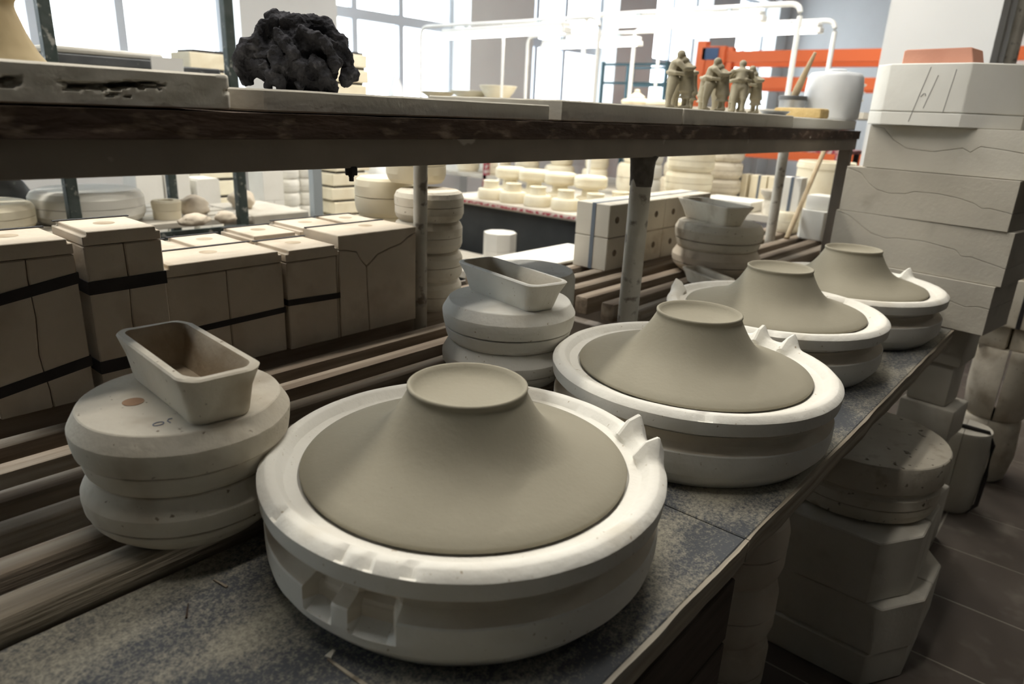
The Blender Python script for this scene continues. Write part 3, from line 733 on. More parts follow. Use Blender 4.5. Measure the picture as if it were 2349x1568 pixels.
for i, (z, y) in enumerate(((0, -.10), (.165, -.11), (.33, -.10), (.495, -.105))):
    bm = bx(bmesh.new(), -.13, .13, -.10, .10, 0, .1645, .008, 2)
    tag(bm_obj('square_block', bm, 'plaster_brown', None, (3.42, y, z), R(-4)), 'brown plaster block in the far right pile, %s from the floor' % ords[i], 'block', 'far right block pile')
for i in range(3):
    small_round('round mould in the far right pile, %s above the brown blocks' % ords[i], (3.42, -.06, .660+.141*i), .125, .1405, 'plaster_old', 'far right round moulds', seed=80+i)
small_round('round cream mould at the right edge beside the slab stack', (3.06, .15, .7785), .11, .10, 'plaster_old', None, seed=90)

# chamfered block tiers with a round mould under the board
def octo(label, c, z, h, sc, m='plaster_grey', rz=0):
    pts = [(-.195, -.135), (-.085, -.20), (.10, -.20), (.195, -.135), (.195, .135), (.10, .20), (-.085, .20), (-.195, .135)]
    pts = [(a*sc, b*sc) for a, b in pts]
    t = thing('octagonal_mould', label, 'mould', (*c, z), rz, 'octagonal moulds stacked on the floor')
    L_ = [p for p in pts if p[0] < 0]; 
    bm_obj('near_half', prism([(-.0006, -.20*sc), (-.085*sc, -.20*sc), (-.195*sc, -.135*sc), (-.195*sc, .135*sc), (-.085*sc, .20*sc), (-.0006, .20*sc)], 0, h, 'z', .003), m, t, angle=30)
    bm_obj('far_half', prism([(.0006, -.20*sc), (.10*sc, -.20*sc), (.195*sc, -.135*sc), (.195*sc, .135*sc), (.10*sc, .20*sc), (.0006, .20*sc)], 0, h, 'z', .003), m, t, angle=30)
octo('lowest octagonal mould of the floor stack beneath the board', (1.760, .330), 0, .0898, 1.0)
octo('middle octagonal mould of the floor stack beneath the board', (1.770, .322), .0902, .1295, 1.0)
octo('top octagonal mould of the floor stack, under the round mould', (1.765, .356), .2202, .1592, 1.0)
fr = [(r*1.64, z*1.33) for r, z in ((0, 0), (.100, 0), (.109, .006), (.1125, .020), (.1125, .030), (.1118, .0305), (0, .0305))]
fu = [(r*1.64, z*1.33) for r, z in ((0, .0315), (.1118, .0315), (.113, .033), (.113, .050), (.108, .056), (.1075, .060), (.115, .067), (.1165, .080), (.1165, .108), (.1150, .1145), (.1135, .1165), (0, .1165))]
round_mould('pitted round mould on the octagonal moulds, just below the board edge', (1.798, .343, .3798), fr, fu, 'plaster_pitted', 95, None)
for i in range(3):
    small_round('dark round mould in the shadow beneath the board, %s from the floor' % ords[i], (1.36, .47, .001+i*.155), .11, .1545, 'plaster_brown', 'round moulds in shadow beneath the board', seed=100+i)

cr = thing('light_block_crate', 'dark wooden crate added beneath the near dusty board to block light', 'crate', (.68, .50, 0))  # made-up crate, keeps light off the moulds under the board
for a in (-.21, .21):
    for b in (-.17, .15): box('corner_post', 'crate_wood', a-.02, a+.02, b-.02, b+.02, 0, .60, cr, .002)
for k in range(5):
    z = .01+k*.12
    for b in (-.196, .171): box('side_board', 'crate_wood', -.235, .235, b, b+.018, z, z+.112, cr, .002)
    for a in (-.251, .234): box('end_board', 'crate_wood', a, a+.016, -.176, .169, z, z+.112, cr, .002)
box('bottom', 'crate_wood', -.23, .23, -.175, .168, .01, .03, cr)

# ------------------------------------------------------------------ things on the upper shelf
ZS = 1.244
def gouged_slab():
    x0, x1, y0, y1, z0, z1 = -.30, .428, .792, 1.02, ZS+.0015, ZS+.0395
    bm = bmesh.new(); nx, nz = 220, 18
    def fy(x, z):
        d = 0
        nzv = noise.noise(Vector((x*70, 2, z*160)))*.9+noise.noise(Vector((x*190, 5, z*300)))*.5
        for cx, cz, rx, rzz, dp in ((.214, .0185, .010, .0055, .010), (.206, .021, .02, .0022, .012), (.302, .0205, .048, .0036, .015), (.272, .0175, .016, .0028, .008), (.322, .0225, .028, .0022, .018), (.300, .0115, .007, .0022, .006), (.314, .010, .004, .0018, .005), (.06, .02, .03, .004, .01), (.424, .021, .006, .003, .008)):
            dx = (x-cx)/rx; dz = (z-z0-cz-.0022*math.sin((x-cx)*75)-.0015*nzv)/rzz
            q = dx*dx+dz*dz+.5*nzv
            if q < 1.0: d += dp*min(1, (1.0-q)*1.8)
        return y0+d+.0008*noise.noise(Vector((x*40, 0, z*40)))
    g = [[None]*(nz+1) for _ in range(nx+1)]
    for i in range(nx+1):
        u = i/nx; x = x0+(x1-x0)*(u if True else 0)
        if i > 40: x = x0+.40+(x1-x0-.40)*((i-40)/(nx-40))
        else: x = x0+.40*i/40
        for j in range(nz+1):
            z = z0+(z1-z0)*j/nz; y = fy(x, z)
            e = min(j, nz-j); ex = nx-i
            if e == 0: y += .003
            if ex < 3: y += .002*(3-ex)
            if j == 0: z += .0004
            g[i][j] = bm.verts.new((x, y, z + (.0012*noise.noise(Vector((x*30, 3, 0))) if j == nz else 0)))
    for i in range(nx):
        for j in range(nz): bm.faces.new((g[i][j], g[i+1][j], g[i+1][j+1], g[i][j+1]))
    b00, b10, b01, b11 = [bm.verts.new(p) for p in ((x0, y1, z0), (x1, y1, z0), (x0, y1, z1), (x1, y1, z1))]
    bm.faces.new([g[i][nz] for i in range(nx+1)]+[b11, b01]); bm.faces.new([g[i][0] for i in range(nx, -1, -1)]+[b00, b10])
    bm.faces.new([g[nx][j] for j in range(nz+1)]+[b11, b10]); bm.faces.new([g[0][j] for j in range(nz, -1, -1)]+[b01, b00])
    bm.faces.new((b00, b01, b11, b10))
    return tag(bm_obj('plaster_slab', bm, 'plaster_grey', angle=50), 'thick gouged plaster slab at the left end of the upper shelf', 'slab', 'plaster slabs on the upper shelf')
gouged_slab()
def shelf_slab(poly, z0, h, label, m='plaster_grey', sd=0):
    bm = prism(poly, 0, h, 'z', .0022)
    es = [e for e in bm.edges if e.calc_length() > .08]
    bmesh.ops.subdivide_edges(bm, edges=es, cuts=14)
    for v in bm.verts:
        q = noise.noise(v.co*30+Vector((sd, 0, 0)))
        v.co.x += .0012*q; v.co.y += .0010*noise.noise(v.co*26+Vector((0, sd, 0)))
        if v.co.z > .004: v.co.z += .0007*q
    bmesh.ops.triangulate(bm, faces=[f for f in bm.faces if len(f.verts) > 4])
    return tag(bm_obj('plaster_slab', bm, m, None, (0, 0, z0), angle=30), label, 'slab', 'plaster slabs on the upper shelf')
shelf_slab([(.474, .800), (1.022, .796), (1.026, .95), (.99, 1.13), (.47, 1.13), (.435, 1.06), (.448, .865)], ZS+.001, .0265, 'thin plaster slab under the dark felt lump', 'plaster_grey', 4)
shelf_slab([(1.064, .799), (1.070, .806), (1.525, .802), (1.526, 1.10), (1.03, 1.12), (1.034, .96)], ZS+.001, .0365, 'plaster slab with a broken left corner in the middle of the upper shelf', 'plaster_grey', 9)
shelf_slab([(1.531, .802), (2.22, .800), (2.22, 1.10), (1.53, 1.10)], ZS+.001, .0365, 'long plaster slab carrying the clay figurines', 'plaster_grey', 13)
shelf_slab([(2.226, .802), (2.86, .80), (2.86, 1.10), (2.226, 1.10)], ZS+.001, .0335, 'plaster slab under the sponge at the far end of the shelf', 'plaster_pale', 17)

# crumpled felt lump: folds of thick felt gathered into a heap
bm = bmesh.new()
ell(bm, (.006, .004, .028), (.054, .040, .030), 20, 14); ell(bm, (.004, .006, .062), (.050, .034, .030), 20, 14); ell(bm, (-.040, .004, .048), (.036, .030, .026), 16, 12); ell(bm, (-.050, .002, .028), (.024, .024, .016), 16, 12); ell(bm, (.050, .004, .060), (.024, .026, .026), 16, 12)
def fold(pts, r):
    limb(bm, [Vector(p) for p in pts], [q*1.22 for q in r], 12)
fold([(-.010, -.006, .094), (.018, -.004, .097), (.042, -.002, .094), (.062, .0, .076), (.076, -.002, .050), (.080, -.004, .030), (.073, -.006, .020)], [.008, .010, .011, .012, .0115, .011, .008])
fold([(.010, -.022, .086), (.030, -.026, .078), (.046, -.030, .062), (.056, -.030, .044), (.054, -.026, .034)], [.007, .009, .009, .009, .006])
fold([(-.026, -.004, .098), (-.040, -.006, .084), (-.056, -.010, .066), (-.074, -.012, .052), (-.080, -.010, .042)], [.006, .010, .011, .010, .007])
fold([(-.078, -.004, .046), (-.079, -.002, .030), (-.070, -.004, .014), (-.064, -.004, .010)], [.007, .008, .008, .006])
fold([(-.060, -.018, .036), (-.044, -.026, .030), (-.036, -.028, .018), (-.040, -.026, .008)], [.006, .008, .009, .006])
fold([(-.028, -.030, .050), (-.022, -.036, .034), (-.026, -.036, .018), (-.020, -.034, .007)], [.009, .010, .010, .008])
fold([(-.020, -.026, .076), (-.010, -.034, .064), (-.002, -.038, .052), (-.010, -.036, .040)], [.008, .009, .009, .006])
fold([(.004, -.038, .036), (.010, -.040, .022), (.006, -.038, .007)], [.008, .009, .007])
fold([(.026, -.034, .050), (.034, -.036, .034), (.040, -.036, .020), (.050, -.032, .007)], [.007, .009, .010, .008])
fold([(.020, -.030, .014), (.036, -.032, .010), (.056, -.028, .007)], [.008, .008, .006])
fold([(-.034, .0, .100), (-.020, .002, .104), (-.006, .002, .100)], [.006, .008, .006])
fold([(-.046, .018, .070), (.0, .024, .084), (.044, .020, .070)], [.012, .014, .012])
def crumple(co, nrm):
    p = Vector(co)
    a = noise.noise(Vector((p.x*40, p.y*40, p.z*26))+Vector((3, 1, 7))); b = noise.noise(p*85+Vector((9, 2, 4)))
    rd = (.30-abs(a)*1.7)*.0070 + (.3-abs(b)*1.8)*.0034 + .0009*noise.noise(p*330)
    q = p+nrm*rd
    if q.z < .0005: q.z = .0005
    return q
o = remeshed('felt_lump', bm, .0016, 'felt', None, (.615, .950, ZS+.0278), R(-34), 3, crumple)
o.scale = (.96, .96, .97)
tag(o, 'crumpled dark charcoal felt cloth lump on the thin plaster slab', 'cloth')

# tan clay bust at the left edge
bm = bmesh.new()
ell(bm, (0, 0, .118), (.046, .052, .060), 20, 16); ell(bm, (.040, .0, .104), (.014, .012, .011)); ell(bm, (.034, 0, .082), (.018, .02, .013)); ell(bm, (.030, 0, .070), (.018, .02, .012))
tube([(0, 0, 0), (0, 0, .012), (0, 0, .03), (0, 0, .055), (0, 0, .075)], [.066, .056, .048, .040, .037], 20, bm)
o = remeshed('clay_bust', bm, .004, 'bust', None, (.231, .950, ZS+.0395), R(-40), 6)
tag(o, 'smooth tan clay bust cut by the left picture edge', 'bust')

# clay figurines, embracing couples
def couple_mesh():
    bm = bmesh.new()
    V = Vector
    def leg(x0, y0, x1, y1, k):
        limb(bm, [V((x0, y0, .004)), V((x0*.9+x1*.1, y0, .032)), V((x1, y1, .066))], [.0058*k, .0068*k, .0105*k]); ell(bm, (x0+(.004 if x0 < 0 else -.004), y0, .003), (.009, .0055, .0038))
    # taller figure on the left, bending over the other
    leg(-.020, -.008, -.013, -.006, 1.0); leg(-.016, .010, -.012, .006, 1.0)
    limb(bm, [V((-.0125, 0, .062)), V((-.0135, 0, .082)), V((-.0105, 0, .101))], [.0125, .0125, .0115]); ell(bm, (-.010, 0, .103), (.0110, .0185, .0090))
    limb(bm, [V((-.008, 0, .108)), V((-.0045, 0, .118))], [.0055, .0055]); ell(bm, (-.0030, -.001, .1225), (.0082, .0075, .0100)); ell(bm, (.0045, -.001, .1195), (.0030, .0025, .0026))
    for q in (-1, 1): limb(bm, [V((-.010, q*.0175, .102)), V((.000, q*.0225, .090)), V((.014, q*.0195, .0905)), V((.0215, q*.0090, .094)), V((.0225, q*.001, .0945))], [.0062, .0058, .0052, .0048, .0045])
    # smaller figure in a long coat leaning its head on the other's chest
    leg(.018, -.008, .013, -.005, .9); leg(.016, .009, .013, .005, .9)
    tube([(.0155, 0, .024), (.0150, 0, .040), (.0135, 0, .062), (.0125, 0, .084), (.0110, 0, .098)], [.0165, .0150, .0128, .0122, .0105], 14, bm)
    ell(bm, (.0105, 0, .0965), (.0100, .0160, .0085)); limb(bm, [V((.008, 0, .100)), V((.0055, -.002, .1075))], [.0048, .0048]); ell(bm, (.0040, -.003, .1085), (.0076, .0070, .0088))
    for q in (-1, 1): limb(bm, [V((.0100, q*.0155, .095)), V((.000, q*.0195, .078)), V((-.014, q*.0175, .079)), V((-.0230, q*.0080, .082))], [.0055, .0052, .0048, .0042])
    return bm
fig0 = remeshed('clay_figurine', couple_mesh(), .0016, 'clay_fig', None, (1.60, .86, ZS+.0382), R(-45), 3)
G_F = 'grey clay figurines of embracing couples'
fig0.scale = (1.25, 1.25, .98)
tag(fig0, 'leftmost clay figurine of an embracing couple on the upper shelf', 'figurine', G_F)
for x, y, rz, s, l in ((1.71, .905, -70, .97, 'clay couple figurine second from the left, partly hidden behind its neighbours'), (1.775, .85, -50, 1.0, 'middle clay couple figurine, both heads showing'), (1.915, .85, 35, 1.04, 'clay couple figurine seen from behind, right of the middle one'), (2.075, .885, -40, 1.02, 'rightmost clay couple figurine'), (1.96, .955, 100, .98, 'clay couple figurine at the back of the group, between the two right ones')):
    o = fig0.copy(); COL.objects.link(o); o.location = (x, y, ZS+.0382); o.rotation_euler = (0, 0, R(rz)); o.scale = (1.25*s, 1.25*s, .96*s); o['label'] = l

# sponge, pot with brush, tray, white tub at the far end of the shelf
bm = bx(bmesh.new(), -.04, .04, -.082, .082, 0, .032, .008, 2)
for v in bm.verts: v.co += Vector((.003*noise.noise(v.co*40), .003*noise.noise(v.co*33), .002*noise.noise(v.co*50)))
tag(bm_obj('sponge', bm, 'sponge', None, (2.56, .900, ZS+.0350), R(-4)), 'yellow sponge block on the shelf beside the clay figurines', 'sponge')
t = thing('brush_pot', 'small dark pot on the upper shelf holding a brush', 'pot', (2.69, .985, ZS+.0350))
bm_obj('pot', lathe([(0, 0), (.035, 0), (.041, .008), (.046, .055), (.048, .060), (.044, .060), (.040, .012), (0, .010)], 28), 'tray', t)
o = bm_obj('rim', lathe([(.0435, .0605), (.0495, .0605), (.050, .073), (.0465, .075), (.0435, .073), (.0435, .0605)], 28), 'crate', t)
t = thing('brush', 'wooden handled brush leaning up out of the dark pot', 'brush', (2.69, .985, ZS+.048), (R(0), R(0), 0))
bm_obj('handle', tube([(.010, .015, .01), (-.006, -.014, .085), (-.022, -.050, .175), (-.026, -.062, .205)], [.012, .014, .0075, .005], 12), 'handle', t)
bm_obj('bristles', tube([(.012, .018, 0), (.010, .015, .012)], [.011, .013], 12), 'black', t)
t = thing('plastic_tub', 'translucent white plastic tub at the far end of the upper shelf', 'tub', (2.80, .80+.08, ZS+.0350), 0)
bm_obj('body', lathe([(0, 0), (.090, 0), (.098, .01), (.098, .10), (.094, .145), (.086, .158), (.05, .163), (0, .165)], 40, rough=.004, seed=4), 'bag', t, angle=60)
bm_obj('lid', lathe([(0, .1655), (.03, .1655), (.032, .169), (.025, .172), (0, .173)], 32), 'bag', t)
t = thing('steel_dish', 'shallow steel dish between the figurines and the sponge', 'dish', (2.255, .875, ZS+.036))
bm_obj('dish', lathe([(0, 0), (.03, 0), (.045, .014), (.047, .014), (.032, .002), (0, .002)], 28), 'tray', t)

# ------------------------------------------------------------------ background: green rack on the left
def rack_frame(name, label, xs, ys, zshelves, ztop, m, shelf_m, r=.022, lean=0.0):
    t = thing(name, label, 'rack', (sum(xs)/len(xs), sum(ys)/len(ys), 0)); cx, cy = t.location.x, t.location.y
    for i, x in enumerate(xs):
        for y in ys:
            box('post', m[i % len(m)], x-cx-r, x-cx+r, y-cy-r, y-cy+r, 0, ztop if y == ys[0] else zshelves[-1], t, .002)
    for z in zshelves:
        y0, y1, n = ys[0]-cy, ys[-1]-cy, 5
        box('front_beam', m[0], xs[0]-cx, xs[-1]-cx, y0-r-.012, y0-r-.001, z-.07, z-.02, t)
        w = (y1-y0-2*r-.02)/n
        for k in range(n):
            a = y0+r+.01+k*w
            box('slat', shelf_m, xs[0]-cx-.05, xs[-1]-cx+.05, a, a+w*.8, z-.02, z, t, .002)
    return t
rack_frame('green_rack', 'dark green slatted rack behind the box moulds at the left', (-.4, .755, 1.300), (2.40, 2.95), (.845, 1.15), 2.6, ('green_steel',), 'shelf_pale', .0165)
t = thing('ladder_post', 'pale blue-grey upright post standing right of the green rack', 'post', (1.615, 2.40, 0))
box('upright', 'grey_steel', -.02, .02, -.015, .015, 0, 1.15, t); box('foot', 'grey_steel', -.06, .06, -.05, .05, 0, .01, t)
def crate(label, x0, x1, y0, y1, z0, h):
    t = thing('plastic_crate', label, 'crate', ((x0+x1)/2, (y0+y1)/2, z0), 0, 'dark crates on the green rack'); hx, hy = (x1-x0)/2, (y1-y0)/2
    box('body', 'crate', -hx, hx, -hy, hy, 0, h-.03, t, .004); box('rim', 'crate', -hx-.012, hx+.012, -hy-.012, hy+.012, h-.03, h, t, .004)
    n = 5
    for k in range(n): box('rib', 'crate', -hx+.04+k*(2*hx-.08)/(n-1)-.006, -hx+.04+k*(2*hx-.08)/(n-1)+.006, -hy-.010, -hy, .01, h-.032, t)
crate('dark grey plastic crate at the left, topped by a plaster bat', .775, 1.07, 2.44, 2.80, 1.1505, .210)
crate('dark grey plastic crate next to the green post, right of the topped one', 1.10, 1.265, 2.44, 2.80, 1.1505, .198)
bm = bx(bmesh.new(), -.165, .165, -.19, .19, 0, .020, .008, 2)
tag(bm_obj('plaster_bat', bm, 'plaster_pale', None, (.925, 2.62, 1.3612)), 'white plaster bat lying on the dark crate', 'slab')
tag(box('folded_paper', 'white', -.05, .05, -.003, .003, 0, .07, None, 0, (1.085, 2.40, 1.30)), 'small white sheet hanging between the two dark crates', 'paper')
small_round('wide flat round mould on the green rack behind the tall box moulds', (.87, 2.615, .8455), .17, .105, 'plaster_pale', None, 64, 110)
small_round('cream round mould at the left picture edge on the green rack', (.56, 2.58, .8455), .14, .085, 'plaster_cream', None, 64, 111)
t = thing('ring_mould', 'small tilted cream ring mould beside the wide round mould', 'mould', (1.085, 2.52, .8455), 0)
bm_obj('lower_ring', lathe([(.018, 0), (.045, 0), (.046, .03), (.018, .03), (.018, 0)], 32), 'plaster_cream', t)
bm_obj('upper_ring', lathe([(.020, .031), (.046, .031), (.049, .058), (.044, .064), (.026, .064), (.020, .05), (.020, .031)], 32), 'plaster_cream', t)
def lump(label, loc, r, m='plaster_brown', sd=0, cat='lump', group='rough plaster lumps on the green rack', name='plaster_lump'):
    bm = bmesh.new(); bmesh.ops.create_icosphere(bm, subdivisions=3, radius=1)
    for v in bm.verts:
        q = 1+.28*noise.noise(v.co*1.6+Vector((sd, 0, 0)))+.1*noise.noise(v.co*4+Vector((0, sd, 0)))
        v.co = Vector((v.co.x*r[0]*q, v.co.y*r[1]*q, max(v.co.z*q, -.8)*r[2]+r[2]*.8))
    return tag(bm_obj(name, bm, m, None, loc, angle=60), label, cat, group)
lump('grey rounded plaster lump against the green post', (1.19, 2.55, .846), (.06, .05, .038), 'plaster_brown', 3)
lump('darker lump left of the green post, below the ring mould', (1.09, 2.40-.07, .846), (.05, .03, .022), 'plaster_brown', 8)
lump('small cracked lump in front of the green post', (1.20, 2.33, .846), (.035, .03, .022), 'plaster_brown', 13)
lump('dark rubber bag crumpled on the green rack at the upper left gap', (.66, 2.86, .846), (.11, .06, .085), 'crate', 21, 'bag', None, 'rubber_bag')
lump('brown rounded pot shard right of the green post', (1.42, 2.62, .846), (.05, .05, .04), 'plaster_brown', 31)
bm = bx(bmesh.new(), 1.36, 1.60, 2.43, 2.80, .79, .845, .004)
tag(bm_obj('low_shelf', bm, 'shelf_pale'), 'pale shelf board right of the green rack', 'shelf')
for s in ((1.40, 2.42), (1.56, 2.76), (1.40, 2.76), (1.56, 2.42)): pass
tb = bx(bmesh.new(), 1.40, 1.56, 2.45, 2.75, 0, .789, .01); tag(bm_obj('plinth', tb, 'shelf_pale'), 'pale plinth carrying the shelf board right of the green rack', 'plinth')

# far stacks in front of the windows
ft = thing('low_table', 'low pale table in front of the windows under the stacked moulds', 'table', (2.25, 3.75, 0))
box('top', 'shelf_pale', -1.0, .92, -.35, .45, .50, .54, ft)
for a in (-.94, .86):
    for b in (-.30, .40): box('leg', 'steel', a-.03, a+.03, b-.03, b+.03, 0, .50, ft)
def slab_pile(x, y, z, w, d, h, n, m, what, group):
    for i in range(n):
        bm = bx(bmesh.new(), -w/2, w/2, -d/2, d/2, 0, h*.86, .004)
        t = tag(bm_obj('plaster_bat', bm, m, None, (x+random.uniform(-.008, .008), y, z+i*h), R(random.uniform(-3, 3))), what % (str(i+1)), 'slab', group)
        sp = bx(bmesh.new(), -w/2+.02, w/2-.02, -d/2+.015, d/2-.02, h*.86, h*.9995); bm_obj('gap_shade', sp, 'black', t)
num = ['lowest', 'second lowest', 'third lowest', 'fourth lowest', 'fifth from the table', 'sixth from the table', 'seventh from the table', 'eighth from the table', 'ninth from the table', 'tenth from the table', 'eleventh from the table', 'topmost']
def pile(x, y, z, w, d, h, n, m, what, group):
    for i in range(n):
        nm = num[i] if i < n-1 else 'topmost'
        bm = bx(bmesh.new(), -w/2, w/2, -d/2, d/2, 0, h*.84, .004)
        o = tag(bm_obj('plaster_bat', bm, m, None, (x+random.uniform(-.01, .01), y, z+i*h), R(random.uniform(-3, 3))), nm+' '+what, 'slab', group)
        bm_obj('gap_shade', bx(bmesh.new(), -w/2+.03, w/2-.02, -d/2+.012, d/2-.02, h*.84, h*.999), 'black', o)  # black insert paints the shade in the gap between bats
pile(2.62, 3.62, .541, .26, .22, .083, 12, 'plaster_cream', 'plaster bat of the tall pile in front of the middle window', 'bats in the tall pile')
pile(1.97, 3.95, .541, .22, .2, .095, 10, 'plaster_cream', 'plaster bat of the pile behind the right green post', 'bats in the left pile')
for i in range(5):
    for j, x in enumerate((2.215, 2.33)):
        small_round('white disc mould in the %s column by the window, %s from the table' % (('left', 'right')[j], ords[i]), (x, 3.55, .541+i*.075), .057, .0745, 'plaster_pale', 'white disc moulds by the window', 32, 120+i+j*7)
for i, (x, h) in enumerate(((1.42, .38), (1.55, .38), (1.70, .33), (2.06, .36))):
    box_mould('white upright block mould on the low table, %s from the left' % ords[i], x-.06, x+.06, 3.45, 3.6, .541, h, .16, 'plaster_pale', sd=i, hole=False, group='white block moulds on the low table')
lump('large white plastic sack standing right of the tall pile', (2.93, 3.62, .541), (.13, .10, .25), 'bag', 41, 'sack', None, 'plastic_sack')
lump('white film wrapped bundle on the bench before the middle window', (3.62, 4.30, .541), (.13, .12, .48), 'bag', 47, 'bundle', None, 'wrapped_bundle')
bs = bx(bmesh.new(), 3.45, 3.80, 4.1, 4.5, 0, .54, .01); tag(bm_obj('plinth', bs, 'shelf_pale'), 'pale plinth under the film wrapped bundle', 'plinth')

# work table with the red edging and its round moulds
wt = thing('work_table', 'work table with red and white edging and a dark panel for the shade beneath it', 'table', (3.75, 2.85, 0))
box('top', 'shelf_pale', -.545, .55, -1.05, .50, .685, .72, wt, .003); o = box('edging', 'red', -.552, -.545, -1.05, .50, .695, .709, wt); o['label'] = 'red and white patterned edge band'
box('shade_panel', 'dark', -.50, -.47, -1.02, .47, 0, .684, wt)  # dark sheet stands in for the shade under the table top
for a in (-.44, .50):
    for b in (-1.0, .45): box('leg', 'dark', a-.03, a+.03, b-.03, b+.03, 0, .684, wt)
def necked(label, loc, r, h, sd):
    t = thing('necked_mould', label, 'mould', loc, 0, 'cream necked moulds on the red edged table')
    bm_obj('body', lathe([(0, 0), (r*.9, 0), (r, h*.12), (r, h*.42), (r*.93, h*.55), (r*.72, h*.58), (0, h*.58)], 40, rough=.002, seed=sd), 'plaster_cream', t)
    bm_obj('neck', lathe([(0, h*.581), (r*.60, h*.581), (r*.56, h*.9), (r*.62, h), (r*.30, h), (r*.26, h*.9), (0, h*.9)], 32, rough=.002, seed=sd+2), 'plaster_cream', t)
    return t
row = [(3.32, 3.02), (3.32, 2.835), (3.32, 2.64), (3.33, 2.44), (3.34, 2.24), (3.35, 2.05)]
for i, (x, y) in enumerate(row):
    necked('necked cream mould in the front row on the red edged table, %s from the left' % ords[i], (x, y, .7205), .083, .115, 130+i)
for i, (x, y) in enumerate([(3.55, 3.06), (3.55, 2.86), (3.55, 2.65), (3.56, 2.43), (3.57, 2.22)]):
    necked('necked cream mould in the second row on the red edged table, %s from the left' % ords[i], (x, y, .7205), .085, .115, 140+i)
    if i < 4: small_round('cream disc resting on a second row necked mould, %s from the left' % ords[i], (x, y, .8358), .10, .072, 'plaster_cream', 'cream discs on necked moulds', 40, 150+i)
lw = thing('low_bench', 'low pale bench in front of the dark shade panel of the table', 'bench', (2.95, 2.95, 0))
box('top', 'shelf_pale', -.22, .20, -.45, .42, .36, .40, lw)
for a in (-.17, .15):
    for b in (-.4, .37): box('leg', 'dark', a-.025, a+.025, b-.025, b+.025, 0, .36, lw)
t = thing('octagonal_mould', 'white octagonal mould on the low bench before the dark shade panel', 'mould', (2.97, 2.62, .4005), R(10))
o8 = [(.095*math.cos(R(22.5+45*k)), .095*math.sin(R(22.5+45*k))) for k in range(8)]
bm_obj('lower_half', prism(o8, 0, .10, 'z', .002), 'plaster_pale', t, angle=25); bm_obj('upper_half', prism(o8, .101, .20, 'z', .002), 'plaster_pale', t, angle=25)
for i, (x, y, h) in enumerate(((2.88, 3.05, .16), (2.98, 3.2, .12), (2.86, 3.28, .14))):
    small_round('grey shadowed mould at the back of the low bench, %s from the right' % ords[i], (x, y, .4005), .055, h, 'plaster_brown', 'shadowed moulds on the low bench', 28, 160+i)
tag(box('plaster_sheet', 'plaster_pale', 1.60, 2.12, 1.335, 1.53, .7868, .796, None, .002), 'bright white plaster sheet lying on the slats left of the strapped blocks', 'sheet')

# tall bench behind with bowls and lamps over it
tb = thing('tall_bench', 'tall pale storage bench under the hanging lamps', 'bench', (4.92, 3.15, 0))
box('top', 'shelf_pale', -.52, .53, -1.95, 1.95, 1.30, 1.335, tb); box('shelf', 'shelf_pale', -.50, .50, -1.9, 1.9, .70, .73, tb)
for a in (-.48, .48):
    for b in (-1.85, -.6, .95, 1.85): box('post', 'red', a-.02, a+.02, b-.02, b+.02, 0, 1.30, tb)
def bowl(label, loc, r, h, m='plaster_cream'):
    return tag(bm_obj('cream_bowl', lathe([(0, 0), (r*.5, 0), (r*.55, h*.06), (r*.85, h*.6), (r, h*.97), (r*.99, h), (r*.93, h), (r*.78, h*.6), (r*.45, h*.12), (0, h*.1)], 36), m, None, loc), label, 'bowl', 'cream bowls on the tall bench')
bowl('low cream bowl at the left on the tall bench', (4.55, 4.82, 1.3355), .165, .055); bowl('low cream bowl in the middle on the tall bench', (4.55, 4.42, 1.3355), .17, .065); bowl('tall flared cream bowl on the tall bench', (4.55, 4.10, 1.3355), .155, .11)
t = thing('lidded_jar', 'cream lidded jar on the tall bench left of the clay figurines', 'jar', (4.6, 2.80, 1.3355))
bm_obj('jar', lathe([(0, 0), (.10, 0), (.11, .02), (.10, .035), (.06, .045), (0, .045)], 32), 'plaster_cream', t); bm_obj('lid', lathe([(0, .046), (.058, .046), (.06, .055), (.03, .075), (.018, .085), (.022, .10), (0, .108)], 28), 'plaster_cream', t)
small_round('flat cream disc right of the lidded jar', (4.6, 2.55, 1.3355), .15, .035, 'plaster_cream', None, 40, 170)
for i in range(3):
    bowl('white bowl stacked at the right end of the tall bench, %s from below' % ords[i], (4.62, 1.44, 1.3355+.042*i), .16, .075, 'plaster_pale')
for i in range(9):
    small_round('cream mould on the lower shelf of the tall bench, %s from the right' % ords[i], (4.60, 1.75+.34*i, .7305), .12 if i % 2 else .10, .13 if i % 3 else .20, 'plaster_cream', 'cream moulds on the bench shelf', 32, 180+i)
for i in range(6):
    small_round('second layer cream mould on the bench shelf, %s from the right' % ords[i], (4.62, 2.09+.34*i, .7305+.131 if (i+1) % 3 else .7305+.201), .09, .10, 'plaster_cream', 'cream moulds of the second layer on the bench shelf', 32, 190+i)

def hanging_lamp(label, a, b):
    a, b = Vector(a), Vector(b); c = (a+b)/2; d = (b-a); L = d.length; rz = math.atan2(d.y, d.x)
    t = thing('hanging_lamp', label, 'lamp', c, rz, 'fluorescent lamps hanging over the benches')
    hs = box('housing', 'white', -L/2, L/2, -.04, .04, .025, .055, t, .006)
    for s in (-1, 1):
        bm_obj('tube', tube([(-L/2+.03, s*.02, .006), (L/2-.03, s*.02, .006)], .015, 10), 'lamp', t)
        box('end_cap', 'white', s*L/2-.015, s*L/2+.015, -.036, .036, -.01, .025, t, .003)
    for s in (-.3, .3): box('clip', 'grey_steel', s*L-.012, s*L+.012, -.012, .012, .055, .075, hs)
hanging_lamp('leftmost hanging fluorescent lamp in front of the window pier', (3.74, 3.89, 1.723), (3.66, 2.76, 1.723))
hanging_lamp('faint rear fluorescent lamp between the two large ones', (4.886, 3.90, 1.76), (4.80, 2.95, 1.76))
